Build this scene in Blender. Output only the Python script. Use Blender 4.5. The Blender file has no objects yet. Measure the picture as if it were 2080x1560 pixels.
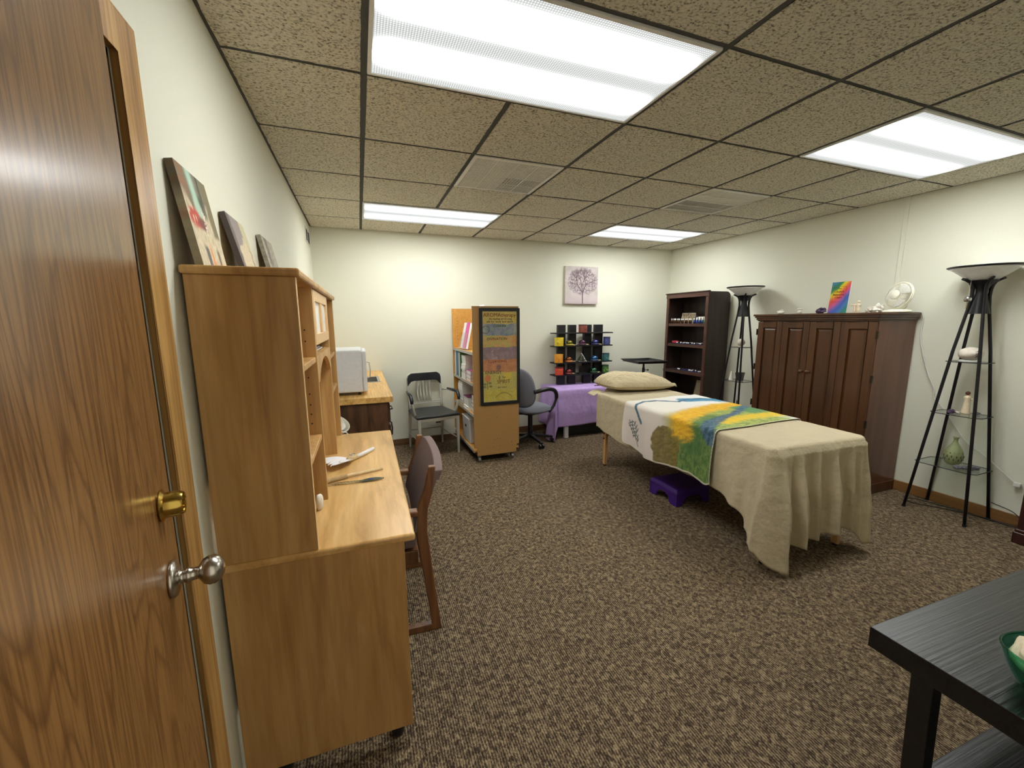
import bpy, bmesh, math, random
from math import sin, cos, pi, radians, sqrt, atan2, exp
from mathutils import Vector, Matrix, noise
random.seed(7)
S = bpy.context.scene
COL = S.collection

# ------------------------------------------------------------------ camera
YAW, PITCH, ROLL, FPX = 0.35587, 0.1551, -0.00608, 825.32
CAMP = Vector((-0.07685, -1.85479, 1.43607))
fw = Vector((sin(YAW)*cos(PITCH), cos(YAW)*cos(PITCH), -sin(PITCH)))
rt = Vector((cos(YAW), -sin(YAW), 0)); up = rt.cross(fw)
r2 = cos(ROLL)*rt + sin(ROLL)*up; u2 = -sin(ROLL)*rt + cos(ROLL)*up
cam_d = bpy.data.cameras.new('camera'); cam = bpy.data.objects.new('camera', cam_d); COL.objects.link(cam)
cam.matrix_world = Matrix(((r2.x, u2.x, -fw.x, CAMP.x), (r2.y, u2.y, -fw.y, CAMP.y), (r2.z, u2.z, -fw.z, CAMP.z), (0, 0, 0, 1)))
cam_d.sensor_width = 36; cam_d.lens = FPX/2080*36; cam_d.clip_start = 0.02
S.camera = cam
# ------------------------------------------------------------------ world, exposure
W = bpy.data.worlds.new('world'); S.world = W; W.use_nodes = True
W.node_tree.nodes['Background'].inputs[0].default_value = (0.9, 0.86, 0.72, 1)
W.node_tree.nodes['Background'].inputs[1].default_value = 0.55      # lit corridor behind the doorway
S.view_settings.view_transform = 'Standard'; S.view_settings.look = 'None'
S.view_settings.gamma = 1.0; S.view_settings.use_curve_mapping = False
S.view_settings.exposure = 0.95
LAMP = 22.5           # radiance of the four ceiling light lenses
H = 2.40              # ceiling height
XL, XR, YB, YF = -0.49, 4.11, 2.92, -1.92

# ------------------------------------------------------------------ helpers
def lin(c):
    c = c/255.0
    return c/12.92 if c <= 0.04045 else ((c+0.055)/1.055)**2.4
def rgb(r, g, b): return (lin(r), lin(g), lin(b), 1.0)

class MB:
    def __init__(s): s.v = []; s.f = []; s.M = None
    def _a(s, vs, fs):
        n = len(s.v)
        if s.M is not None: vs = [s.M @ Vector(p) for p in vs]
        s.v += [tuple(p) for p in vs]; s.f += [tuple(i+n for i in f) for f in fs]; return s
    def box(s, x0, x1, y0, y1, z0, z1):
        return s._a([(x0,y0,z0),(x1,y0,z0),(x1,y1,z0),(x0,y1,z0),(x0,y0,z1),(x1,y0,z1),(x1,y1,z1),(x0,y1,z1)],
                    [(0,3,2,1),(4,5,6,7),(0,1,5,4),(1,2,6,5),(2,3,7,6),(3,0,4,7)])
    def hexa(s, b, t):   # four bottom, four top corners
        return s._a(list(b)+list(t), [(0,3,2,1),(4,5,6,7),(0,1,5,4),(1,2,6,5),(2,3,7,6),(3,0,4,7)])
    def bar(s, p, q, w, h, upv=(0,0,1), w2=None, h2=None):
        p, q = Vector(p), Vector(q); d = (q-p).normalized(); U = Vector(upv)
        if abs(d.dot(U)) > 0.98: U = Vector((0,1,0)) if abs(d.y) < 0.9 else Vector((1,0,0))
        a = d.cross(U).normalized(); b = a.cross(d).normalized()
        w2 = w if w2 is None else w2; h2 = h if h2 is None else h2
        def ring(c, w, h): return [c-a*w/2-b*h/2, c+a*w/2-b*h/2, c+a*w/2+b*h/2, c-a*w/2+b*h/2]
        return s._a(ring(p,w,h)+ring(q,w2,h2), [(0,3,2,1),(4,5,6,7),(0,1,5,4),(1,2,6,5),(2,3,7,6),(3,0,4,7)])
    def tube(s, pts, r, n=12, cap=True, closed=False):
        pts = [Vector(p) for p in pts]; N = len(pts); rs = r if isinstance(r, (list,tuple)) else [r]*N
        prev = None; vs = []; 
        for i, p in enumerate(pts):
            if closed: d = (pts[(i+1)%N]-pts[i-1]).normalized()
            else: d = (pts[min(i+1,N-1)]-pts[max(i-1,0)]).normalized()
            if prev is None:
                U = Vector((0,0,1)) if abs(d.z) < 0.9 else Vector((1,0,0)); a = d.cross(U).normalized()
            else:
                a = prev - d*prev.dot(d); a.normalize()
            prev = a; b = d.cross(a)
            vs += [p+(a*cos(2*pi*k/n)+b*sin(2*pi*k/n))*rs[i] for k in range(n)]
        fs = []
        for i in range(N if closed else N-1):
            j = (i+1)%N
            fs += [(i*n+k, i*n+(k+1)%n, j*n+(k+1)%n, j*n+k) for k in range(n)]
        if cap and not closed: fs += [tuple(range(n))[::-1], tuple((N-1)*n+k for k in range(n))]
        return s._a(vs, fs)
    def cyl(s, p, q, r, r2=None, n=24): return s.tube([p, q], [r, r if r2 is None else r2], n)
    def lathe(s, prof, c=(0,0,0), n=32, ax=(0,0,1), cap=True):
        c = Vector(c); ax = Vector(ax).normalized(); U = Vector((1,0,0)) if abs(ax.x) < 0.9 else Vector((0,1,0))
        a = ax.cross(U).normalized(); b = ax.cross(a); vs = []; fs = []
        for r, z in prof: vs += [c+ax*z+(a*cos(2*pi*k/n)+b*sin(2*pi*k/n))*max(r,1e-5) for k in range(n)]
        for i in range(len(prof)-1): fs += [(i*n+k, i*n+(k+1)%n, (i+1)*n+(k+1)%n, (i+1)*n+k) for k in range(n)]
        if cap:
            if prof[0][0] > 1e-4: fs.append(tuple(range(n))[::-1])
            if prof[-1][0] > 1e-4: fs.append(tuple((len(prof)-1)*n+k for k in range(n)))
        return s._a(vs, fs)
    def prism(s, poly, axis, a, b):   # polygon in the plane perpendicular to axis, extruded a..b
        n = len(poly)
        def P(q, t): return {0:(t,q[0],q[1]), 1:(q[0],t,q[1]), 2:(q[0],q[1],t)}[axis]
        vs = [P(q,a) for q in poly]+[P(q,b) for q in poly]
        fs = [tuple(range(n))[::-1], tuple(range(n,2*n))]+[(i,(i+1)%n,n+(i+1)%n,n+i) for i in range(n)]
        return s._a(vs, fs)
    def grid(s, fn, nu, nv, closeu=False):
        vs = [fn(i/(nu if closeu else nu-1), j/(nv-1)) for j in range(nv) for i in range(nu)]; fs = []
        for j in range(nv-1):
            for i in range(nu if closeu else nu-1):
                k = (i+1)%nu; fs.append((j*nu+i, j*nu+k, (j+1)*nu+k, (j+1)*nu+i))
        return s._a(vs, fs)
    def blob(s, c, r, seed=0, amp=0.2, fr=1.5, n=14, m=10):
        c = Vector(c); r = Vector(r if isinstance(r,(tuple,list)) else (r,r,r)); vs = []; fs = []
        for j in range(m+1):
            th = pi*j/m
            for k in range(n):
                d = Vector((sin(th)*cos(2*pi*k/n), sin(th)*sin(2*pi*k/n), cos(th)))
                q = 1+amp*noise.noise(d*fr+Vector((seed*3.1, seed*1.7, seed)))*2
                vs.append(c+Vector((d.x*r.x, d.y*r.y, d.z*r.z))*q)
        for j in range(m): fs += [(j*n+k, j*n+(k+1)%n, (j+1)*n+(k+1)%n, (j+1)*n+k) for k in range(n)]
        return s._a(vs, fs)
    def build(s, name, mat, parent=None, bevel=0, smooth=False, subsurf=0, solid=0, segs=2, recalc=True, colors=None):
        me = bpy.data.meshes.new(name); me.from_pydata(s.v, [], s.f); me.update()
        if recalc:
            bm = bmesh.new(); bm.from_mesh(me)
            if colors is None: bmesh.ops.remove_doubles(bm, verts=bm.verts, dist=1e-6)
            bmesh.ops.recalc_face_normals(bm, faces=bm.faces); bm.to_mesh(me); bm.free()
        if colors is not None:
            at = me.color_attributes.new('paint', 'FLOAT_COLOR', 'POINT')
            flat = []
            for c in colors: flat += [c[0], c[1], c[2], 1.0]
            at.data.foreach_set('color', flat)
        o = bpy.data.objects.new(name, me); COL.objects.link(o)
        if mat: me.materials.append(mat)
        if parent is not None:
            o.parent = parent
        if solid:
            m = o.modifiers.new('solid', 'SOLIDIFY'); m.thickness = solid; m.offset = 1
        if bevel:
            m = o.modifiers.new('bevel', 'BEVEL'); m.width = bevel; m.segments = segs; m.limit_method = 'ANGLE'; m.angle_limit = radians(40); m.harden_normals = False
        if subsurf:
            m = o.modifiers.new('sub', 'SUBSURF'); m.levels = subsurf; m.render_levels = subsurf
        if smooth: me.shade_smooth()
        elif bevel or True:
            pass
        return o

def soft(o, deg=35):
    o.data.shade_smooth()
    try: o.data.set_sharp_from_angle(angle=radians(deg))
    except Exception: pass
    return o
def tag(o, label, cat, group=None, kind=None):
    o['label'] = label; o['category'] = cat
    if group: o['group'] = group
    if kind: o['kind'] = kind
    return o
def thing(name, label, cat, loc=(0,0,0), rz=0, group=None):
    o = bpy.data.objects.new(name, None); COL.objects.link(o); o.empty_display_size = 0.05
    o.location = loc; o.rotation_euler = (0,0,rz)
    return tag(o, label, cat, group)
def structure(o, label=None, cat=None):
    o['kind'] = 'structure'
    if label: o['label'] = label
    if cat: o['category'] = cat
    return o
def kids(o): return [c for c in COL.objects if c.parent == o]
def copy_tree(o, parent=None):
    c = o.copy(); COL.objects.link(c); c.parent = parent
    for ch in kids(o): copy_tree(ch, c)
    return c
def dup(o, loc, rz, label, group=None):
    c = copy_tree(o); c.location = loc; c.rotation_euler = (0,0,rz); c['label'] = label
    if group: c['group'] = group
    return c
def text(body, size, M, mat, parent, name='lettering', ext=0.0006, align='CENTER', sx=1.0):
    cu = bpy.data.curves.new('t', 'FONT'); cu.body = body; cu.size = size; cu.extrude = ext
    cu.align_x = align; cu.align_y = 'CENTER'; cu.resolution_u = 3
    t = bpy.data.objects.new('t', cu); COL.objects.link(t); bpy.context.view_layer.update()
    me = bpy.data.meshes.new_from_object(t); bpy.data.objects.remove(t)
    me.transform(M @ Matrix.Diagonal((sx,1,1,1)))
    me.materials.clear(); me.materials.append(mat)
    o = bpy.data.objects.new(name, me); COL.objects.link(o); o.parent = parent; return o

# ------------------------------------------------------------------ materials
def mat(name):
    m = bpy.data.materials.new(name); m.use_nodes = True; nt = m.node_tree
    return m, nt, nt.nodes['Principled BSDF']
def link(nt, a, b): nt.links.new(a, b)
def N(nt, typ, **kw):
    n = nt.nodes.new(typ)
    for k, v in kw.items(): setattr(n, k, v)
    return n
def coords(nt, scale=(1,1,1), rot=(0,0,0), src='Object'):
    tc = N(nt, 'ShaderNodeTexCoord'); mp = N(nt, 'ShaderNodeMapping')
    mp.inputs['Scale'].default_value = scale; mp.inputs['Rotation'].default_value = rot
    link(nt, tc.outputs[src], mp.inputs[0]); return mp.outputs[0]
def ramp(nt, fac, stops):
    r = N(nt, 'ShaderNodeValToRGB'); e = r.color_ramp.elements
    while len(e) > 1: e.remove(e[-1])
    e[0].position = stops[0][0]; e[0].color = stops[0][1]
    for p, c in stops[1:]:
        x = e.new(p); x.color = c
    link(nt, fac, r.inputs[0]); return r.outputs[0]
def bump(nt, b, h, strength, dist):
    n = N(nt, 'ShaderNodeBump'); n.inputs['Strength'].default_value = strength; n.inputs['Distance'].default_value = dist
    link(nt, h, n.inputs['Height']); link(nt, n.outputs[0], b.inputs['Normal']); return n
def plain(name, c, rough=0.5, metal=0, bumps=None, var=0.0, spec=None, emis=None, coat=0):
    m, nt, b = mat(name); b.inputs['Base Color'].default_value = c; b.inputs['Roughness'].default_value = rough
    b.inputs['Metallic'].default_value = metal
    if coat: b.inputs['Coat Weight'].default_value = coat; b.inputs['Coat Roughness'].default_value = 0.12
    if spec is not None: b.inputs['Specular IOR Level'].default_value = spec
    no = N(nt, 'ShaderNodeTexNoise'); no.inputs['Scale'].default_value = bumps[0] if bumps else 40; no.inputs['Detail'].default_value = 4
    link(nt, coords(nt), no.inputs['Vector'])
    k = var if var else 0.04
    link(nt, ramp(nt, no.outputs[0], [(0.3, tuple(x*(1-k) for x in c[:3])+(1,)), (0.7, tuple(min(1,x*(1+k)) for x in c[:3])+(1,))]), b.inputs['Base Color'])
    if bumps: bump(nt, b, no.outputs[0], bumps[1], bumps[2])
    if emis: b.inputs['Emission Color'].default_value = c; b.inputs['Emission Strength'].default_value = emis
    return m
def wood(name, cols, axis=2, stretch=14, scale=6, rough=0.4, coat=0, dark_lines=0.0, rot=(0,0,0), bmp=0.0, ring=0.0):
    m, nt, b = mat(name); sc = [scale*stretch/3]*3; sc[axis] = scale/3
    v = coords(nt, tuple(sc), rot)
    n1 = N(nt, 'ShaderNodeTexNoise'); n1.inputs['Scale'].default_value = 1.0; n1.inputs['Detail'].default_value = 6; n1.inputs['Roughness'].default_value = 0.6
    n1.inputs['Distortion'].default_value = 0.6; link(nt, v, n1.inputs['Vector'])
    c = ramp(nt, n1.outputs[0], [(0.28, cols[0]), (0.5, cols[1]), (0.72, cols[2])])
    # broad tone patches
    s2 = [scale*0.9]*3; s2[axis] = scale*0.25
    n2 = N(nt, 'ShaderNodeTexNoise'); n2.inputs['Scale'].default_value = 1.0; n2.inputs['Detail'].default_value = 3
    link(nt, coords(nt, tuple(s2), rot), n2.inputs['Vector'])
    mx = N(nt, 'ShaderNodeMix', data_type='RGBA', blend_type='MULTIPLY'); mx.inputs[0].default_value = 1.0
    link(nt, c, mx.inputs[6]); link(nt, ramp(nt, n2.outputs[0], [(0.3, (0.80,0.76,0.70,1)), (0.7, (1.1,1.08,1.05,1))]), mx.inputs[7])
    out = mx.outputs[2]
    if dark_lines:
        s3 = [scale*stretch*1.6]*3; s3[axis] = scale*0.8
        n3 = N(nt, 'ShaderNodeTexNoise'); n3.inputs['Scale'].default_value = 1.0; n3.inputs['Detail'].default_value = 2; n3.inputs['Distortion'].default_value = 0.3
        link(nt, coords(nt, tuple(s3), rot), n3.inputs['Vector'])
        m2 = N(nt, 'ShaderNodeMix', data_type='RGBA', blend_type='MULTIPLY'); m2.inputs[0].default_value = dark_lines
        link(nt, out, m2.inputs[6]); link(nt, ramp(nt, n3.outputs[0], [(0.40, (0.45,0.38,0.32,1)), (0.52, (1,1,1,1))]), m2.inputs[7]); out = m2.outputs[2]
        if bmp: bump(nt, b, n3.outputs[0], bmp, 0.002)
    if ring:
        w = N(nt, 'ShaderNodeTexWave'); w.wave_type = 'RINGS'; w.rings_direction = 'X'
        w.inputs['Scale'].default_value = 1.0; w.inputs['Distortion'].default_value = 6; w.inputs['Detail'].default_value = 3; w.inputs['Detail Scale'].default_value = 1.2
        s4 = [14]*3; s4[axis] = 1.4; link(nt, coords(nt, tuple(s4), rot), w.inputs['Vector'])
        m3 = N(nt, 'ShaderNodeMix', data_type='RGBA', blend_type='MULTIPLY'); m3.inputs[0].default_value = ring
        link(nt, out, m3.inputs[6]); link(nt, ramp(nt, w.outputs[0], [(0.1, (0.5,0.42,0.36,1)), (0.5, (1,1,1,1))]), m3.inputs[7]); out = m3.outputs[2]
    link(nt, out, b.inputs['Base Color']); b.inputs['Roughness'].default_value = rough
    if coat: b.inputs['Coat Weight'].default_value = coat; b.inputs['Coat Roughness'].default_value = 0.15
    return m
def painted(name, rough=0.8, weave=0.0, noisy=0.0):
    m, nt, b = mat(name); a = N(nt, 'ShaderNodeVertexColor'); a.layer_name = 'paint'; out = a.outputs[0]
    b.inputs['Roughness'].default_value = rough
    no = N(nt, 'ShaderNodeTexNoise'); no.inputs['Scale'].default_value = 220; no.inputs['Detail'].default_value = 3; link(nt, coords(nt), no.inputs['Vector'])
    mx = N(nt, 'ShaderNodeMix', data_type='RGBA', blend_type='MULTIPLY'); mx.inputs[0].default_value = 1
    link(nt, out, mx.inputs[6]); link(nt, ramp(nt, no.outputs[0], [(0.3, (1-noisy,)*3+(1,)), (0.7, (1,1,1,1))]), mx.inputs[7])
    link(nt, mx.outputs[2], b.inputs['Base Color'])
    if weave: bump(nt, b, no.outputs[0], weave, 0.002)
    return m
def glass(name, c=(1,1,1,1), rough=0.0, ior=1.45, thin=True, op=0.12):
    m = bpy.data.materials.new(name); m.use_nodes = True; nt = m.node_tree; nt.nodes.clear()
    o = N(nt, 'ShaderNodeOutputMaterial'); g = N(nt, 'ShaderNodeBsdfGlossy'); t = N(nt, 'ShaderNodeBsdfTransparent'); mx = N(nt, 'ShaderNodeMixShader')
    g.inputs['Roughness'].default_value = max(rough, 0.03); t.inputs['Color'].default_value = c
    lw = N(nt, 'ShaderNodeLayerWeight'); lw.inputs['Blend'].default_value = 0.5
    f = N(nt, 'ShaderNodeMath', operation='POWER'); f.inputs[1].default_value = 5; link(nt, lw.outputs['Facing'], f.inputs[0])
    ad = N(nt, 'ShaderNodeMath', operation='MULTIPLY_ADD'); ad.inputs[1].default_value = 0.8; ad.inputs[2].default_value = ((ior-1)/(ior+1))**2+op; link(nt, f.outputs[0], ad.inputs[0])
    link(nt, ad.outputs[0], mx.inputs[0]); link(nt, t.outputs[0], mx.inputs[1]); link(nt, g.outputs[0], mx.inputs[2]); link(nt, mx.outputs[0], o.inputs[0]); return m

M = {}
M['wall'] = plain('wall_paint', rgb(226,225,208), 0.75, bumps=(90, 0.12, 0.002), var=0.012)
# ceiling tile: sandy rough mineral fibre
m, nt, b = mat('ceiling_tile'); M['tile'] = m; b.inputs['Roughness'].default_value = 0.95
n1 = N(nt, 'ShaderNodeTexNoise'); n1.inputs['Scale'].default_value = 90; n1.inputs['Detail'].default_value = 5; n1.inputs['Roughness'].default_value = 0.65; link(nt, coords(nt, (1,1.35,1)), n1.inputs['Vector'])
link(nt, ramp(nt, n1.outputs[0], [(0.36, rgb(118,110,92)), (0.47, rgb(222,215,194)), (0.7, rgb(244,239,222))]), b.inputs['Base Color']); bump(nt, b, n1.outputs[0], 1.0, 0.008)
M['tbar'] = plain('ceiling_bar_grey', rgb(92,92,90), 0.85, spec=0.1)
# carpet
m, nt, b = mat('carpet'); M['carpet'] = m; b.inputs['Roughness'].default_value = 1.0; b.inputs['Specular IOR Level'].default_value = 0.1
na = N(nt, 'ShaderNodeTexNoise'); na.inputs['Scale'].default_value = 1; na.inputs['Detail'].default_value = 3; na.inputs['Roughness'].default_value = 0.55; na.inputs['Distortion'].default_value = 0.8
link(nt, coords(nt, (58, 44, 30)), na.inputs['Vector'])
nb = N(nt, 'ShaderNodeTexNoise'); nb.inputs['Scale'].default_value = 1; nb.inputs['Detail'].default_value = 2
link(nt, coords(nt, (330, 120, 100)), nb.inputs['Vector'])
wv = N(nt, 'ShaderNodeTexWave'); wv.bands_direction = 'X'; wv.inputs['Scale'].default_value = 32; wv.inputs['Distortion'].default_value = 0.6; wv.inputs['Detail'].default_value = 1
link(nt, coords(nt), wv.inputs['Vector'])
s1 = N(nt, 'ShaderNodeMath', operation='MULTIPLY'); s1.inputs[1].default_value = 0.9; link(nt, nb.outputs[0], s1.inputs[0])
s2 = N(nt, 'ShaderNodeMath', operation='ADD'); link(nt, s1.outputs[0], s2.inputs[0]); link(nt, na.outputs[0], s2.inputs[1])
s3 = N(nt, 'ShaderNodeMath', operation='MULTIPLY'); s3.inputs[1].default_value = 0.22; link(nt, wv.outputs[0], s3.inputs[0])
s4 = N(nt, 'ShaderNodeMath', operation='ADD'); link(nt, s2.outputs[0], s4.inputs[0]); link(nt, s3.outputs[0], s4.inputs[1])
s5 = N(nt, 'ShaderNodeMath', operation='MULTIPLY'); s5.inputs[1].default_value = 0.5; link(nt, s4.outputs[0], s5.inputs[0])
link(nt, ramp(nt, s5.outputs[0], [(0.41, rgb(54,43,36)), (0.50, rgb(82,68,55)), (0.575, rgb(128,111,88)), (0.68, rgb(166,148,118))]), b.inputs['Base Color'])
bump(nt, b, s5.outputs[0], 0.6, 0.006)

M['maple'] = wood('maple_laminate', [rgb(160,118,66), rgb(198,156,98), rgb(216,178,120)], axis=2, stretch=9, scale=4, rough=0.42, dark_lines=0.18)
M['maple_y'] = wood('maple_laminate_top', [rgb(184,140,80), rgb(218,176,112), rgb(234,198,138)], axis=1, stretch=8, scale=5, rough=0.3, dark_lines=0.12)
M['maple_edge'] = plain('maple_edge_band', rgb(222,182,128), 0.4, var=0.05)
M['oak'] = wood('golden_oak', [rgb(156,116,62), rgb(196,152,90), rgb(212,172,108)], axis=2, stretch=22, scale=4, rough=0.4, dark_lines=0.4)
# plain-sawn red oak veneer: fine pores and cathedral figure running up the door
m, nt, b = mat('red_oak_door'); M['oak_door'] = m
fg = N(nt, 'ShaderNodeTexNoise'); fg.inputs['Scale'].default_value = 1; fg.inputs['Detail'].default_value = 1.5; fg.inputs['Distortion'].default_value = 0.2; link(nt, coords(nt, (7,7,0.9)), fg.inputs['Vector'])
mu = N(nt, 'ShaderNodeMath', operation='MULTIPLY'); mu.inputs[1].default_value = 26; link(nt, fg.outputs[0], mu.inputs[0])
fr_ = N(nt, 'ShaderNodeMath', operation='FRACT'); link(nt, mu.outputs[0], fr_.inputs[0])
po = N(nt, 'ShaderNodeTexNoise'); po.inputs['Scale'].default_value = 1; po.inputs['Detail'].default_value = 4; link(nt, coords(nt, (190,190,6)), po.inputs['Vector'])
mb = N(nt, 'ShaderNodeMath', operation='MULTIPLY'); link(nt, ramp(nt, fr_.outputs[0], [(0.0,(0.35,0.35,0.35,1)),(0.25,(1,1,1,1)),(0.85,(1,1,1,1)),(1.0,(0.35,0.35,0.35,1))]), mb.inputs[0]); link(nt, ramp(nt, po.outputs[0], [(0.38,(0.35,0.35,0.35,1)),(0.55,(1,1,1,1))]), mb.inputs[1])
link(nt, ramp(nt, mb.outputs[0], [(0.0, rgb(84,54,28)), (0.45, rgb(122,84,46)), (1.0, rgb(150,108,62))]), b.inputs['Base Color'])
b.inputs['Roughness'].default_value = 0.3; b.inputs['Coat Weight'].default_value = 0.25; b.inputs['Coat Roughness'].default_value = 0.18
M['dark_jamb'] = wood('dark_stained_wood', [rgb(52,32,18), rgb(70,44,26), rgb(88,58,34)], axis=2, stretch=20, scale=4, rough=0.4)
M['base'] = wood('baseboard_wood', [rgb(112,78,44), rgb(140,100,58), rgb(160,118,72)], axis=1, stretch=18, scale=4, rough=0.45)
M['base_x'] = wood('baseboard_wood_x', [rgb(92,66,46), rgb(112,82,56), rgb(128,96,66)], axis=0, stretch=18, scale=4, rough=0.45)
M['counter'] = wood('butcher_block_laminate', [rgb(176,128,66), rgb(222,178,104), rgb(240,206,138)], axis=1, stretch=24, scale=4, rough=0.35, dark_lines=0.35)
M['walnut'] = wood('walnut_cabinet', [rgb(58,38,24), rgb(88,60,38), rgb(108,76,50)], axis=2, stretch=16, scale=4, rough=0.5, ring=0.5)
M['chairwood'] = wood('chair_wood', [rgb(92,58,34), rgb(122,80,48), rgb(142,98,62)], axis=2, stretch=20, scale=6, rough=0.38)
M['armoire'] = wood('cherry_armoire', [rgb(62,36,18), rgb(82,50,26), rgb(94,60,32)], axis=2, stretch=10, scale=3, rough=0.35, coat=0.12)
M['armoire_side'] = wood('cherry_armoire_side', [rgb(84,48,32), rgb(104,64,46), rgb(116,74,54)], axis=2, stretch=10, scale=3, rough=0.35, coat=0.1)
M['bookcase'] = wood('espresso_bookcase', [rgb(36,25,22), rgb(48,34,29), rgb(58,42,36)], axis=2, stretch=14, scale=4, rough=0.45)
M['bookcase_trim'] = wood('espresso_trim', [rgb(58,36,30), rgb(74,46,38), rgb(86,56,46)], axis=1, stretch=14, scale=4, rough=0.4)
M['mahog'] = wood('mahogany_dark', [rgb(44,20,18), rgb(58,28,26), rgb(70,34,30)], axis=2, stretch=12, scale=4, rough=0.35, coat=0.1)
M['cart'] = plain('cart_fibreboard', rgb(178,136,82), 0.55, bumps=(60,0.05,0.001), var=0.06)
M['cart_in'] = plain('cart_orange_birch', rgb(206,150,72), 0.5, var=0.08)
M['cart_edge'] = plain('cart_pale_edge', rgb(214,190,150), 0.5)
M['blackwood'] = wood('black_brown_woodgrain', [rgb(18,17,18), rgb(26,25,26), rgb(36,35,36)], axis=0, stretch=26, scale=4, rough=0.38, dark_lines=0.6, bmp=0.25)
M['black'] = plain('matte_black', rgb(20,20,22), 0.5)
M['blackmetal'] = plain('black_metal', rgb(22,21,26), 0.35, metal=0.2)
M['blackplastic'] = plain('black_plastic', rgb(26,26,28), 0.32)
M['chrome'] = plain('chrome', rgb(205,205,205), 0.18, metal=1)
M['alu'] = plain('brushed_aluminium', rgb(216,214,204), 0.34, metal=0.4, bumps=(160,0.04,0.0005))
M['nickel'] = plain('satin_nickel', rgb(188,182,172), 0.26, metal=1)
M['brass'] = plain('polished_brass', rgb(190,160,80), 0.2, metal=1)
M['bronze'] = plain('dark_bronze_hardware', rgb(64,52,40), 0.4, metal=0.7)
M['vinyl'] = plain('black_vinyl', rgb(42,44,48), 0.35, bumps=(200,0.05,0.001))
M['greyfab'] = plain('grey_blue_fabric', rgb(124,126,138), 0.95, bumps=(400,0.3,0.002), var=0.1)
M['brownfab'] = plain('taupe_fabric', rgb(124,106,102), 0.95, bumps=(450,0.4,0.002), var=0.16)
M['sheet'] = plain('tan_cotton', rgb(192,178,148), 0.85, bumps=(13,0.5,0.03), var=0.03)
M['sheet2'] = plain('tan_pillowcase', rgb(198,182,148), 0.85, bumps=(12,0.7,0.04), var=0.03)
M['purplecloth'] = plain('lilac_cloth', rgb(192,162,222), 0.85, bumps=(11,0.4,0.02), var=0.04)
M['purpleplastic'] = plain('purple_plastic', rgb(66,28,120), 0.45)
M['white'] = plain('white_paint', rgb(232,232,230), 0.45)
M['offwhite'] = plain('off_white_plastic', rgb(236,232,214), 0.4)
M['enamel'] = plain('white_enamel', rgb(216,218,224), 0.35)
M['paper'] = plain('white_paper', rgb(232,232,232), 0.8)
M['greysteel'] = plain('grey_steel', rgb(160,160,160), 0.35, metal=0.6)
M['shelfedge'] = plain('grey_shelf_edge', rgb(176,172,164), 0.5)
M['blanket'] = painted('painted_throw', 0.95, 0.5, 0.08)
M['canvas'] = painted('painted_canvas', 0.8, 0.3, 0.1)
M['kraft'] = plain('kraft_canvas_back', rgb(160,128,86), 0.8)
M['oakpale'] = wood('beech_legs', [rgb(182,136,86), rgb(206,162,108), rgb(220,180,128)], axis=2, stretch=14, scale=6, rough=0.4)
M['glassclear'] = glass('clear_shelf_glass', (0.93,0.97,0.95,1), ior=1.35, op=0.02)
M['glassgreen'] = glass('green_bowl_glass', (0.42,0.74,0.60,1), 0.05, 1.33, op=0.0)
M['frost'] = plain('frosted_white_glass', rgb(238,238,236), 0.3)
M['acrylic'] = glass('clear_acrylic', (1,0.98,0.99,1), op=0.0)
M['crystal'] = glass('clear_crystal', (0.93,0.95,0.97,1), op=0.25)
M['amethyst'] = plain('amethyst', rgb(70,50,84), 0.25, bumps=(120,0.8,0.01), var=0.5)
M['stone'] = plain('pale_stone', rgb(214,204,190), 0.6, bumps=(50,0.3,0.004), var=0.1)
M['figwhite'] = plain('white_ceramic', rgb(232,226,214), 0.5, bumps=(60,0.2,0.003))
M['figcream'] = plain('cream_ceramic', rgb(232,214,184), 0.55, bumps=(80,0.3,0.003), var=0.08)
M['hair'] = plain('brown_hair_paint', rgb(96,56,36), 0.6)
M['sage'] = plain('sage_ceramic', rgb(148,156,112), 0.4, bumps=(70,0.15,0.003), var=0.06)
M['gravel'] = plain('grey_crystal_cluster', rgb(120,116,126), 0.4, bumps=(150,0.9,0.01), var=0.4)
M['greyvase'] = plain('grey_mauve_ceramic', rgb(120,108,112), 0.5, var=0.1)
M['feather'] = plain('white_feather', rgb(236,234,236), 0.9, bumps=(260,0.3,0.002), var=0.05)
M['peacock'] = plain('peacock_green', rgb(60,70,44), 0.6, bumps=(300,0.5,0.002), var=0.4)
M['peablue'] = plain('peacock_blue', rgb(36,52,120), 0.5)
M['caneskin'] = plain('pale_birch_stick', rgb(214,188,140), 0.5, bumps=(120,0.3,0.003), var=0.15)
M['ink'] = plain('dark_ink', rgb(64,44,40), 0.8)
M['inkred'] = plain('red_brown_ink', rgb(120,52,34), 0.8)
M['cord_w'] = plain('white_cord', rgb(222,222,214), 0.5)
M['cord_b'] = plain('black_cord', rgb(24,22,24), 0.5)
M['vent'] = plain('vent_painted_metal', rgb(238,236,228), 0.5)
M['ventdark'] = plain('vent_dark_inside', rgb(52,52,56), 0.8)
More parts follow.
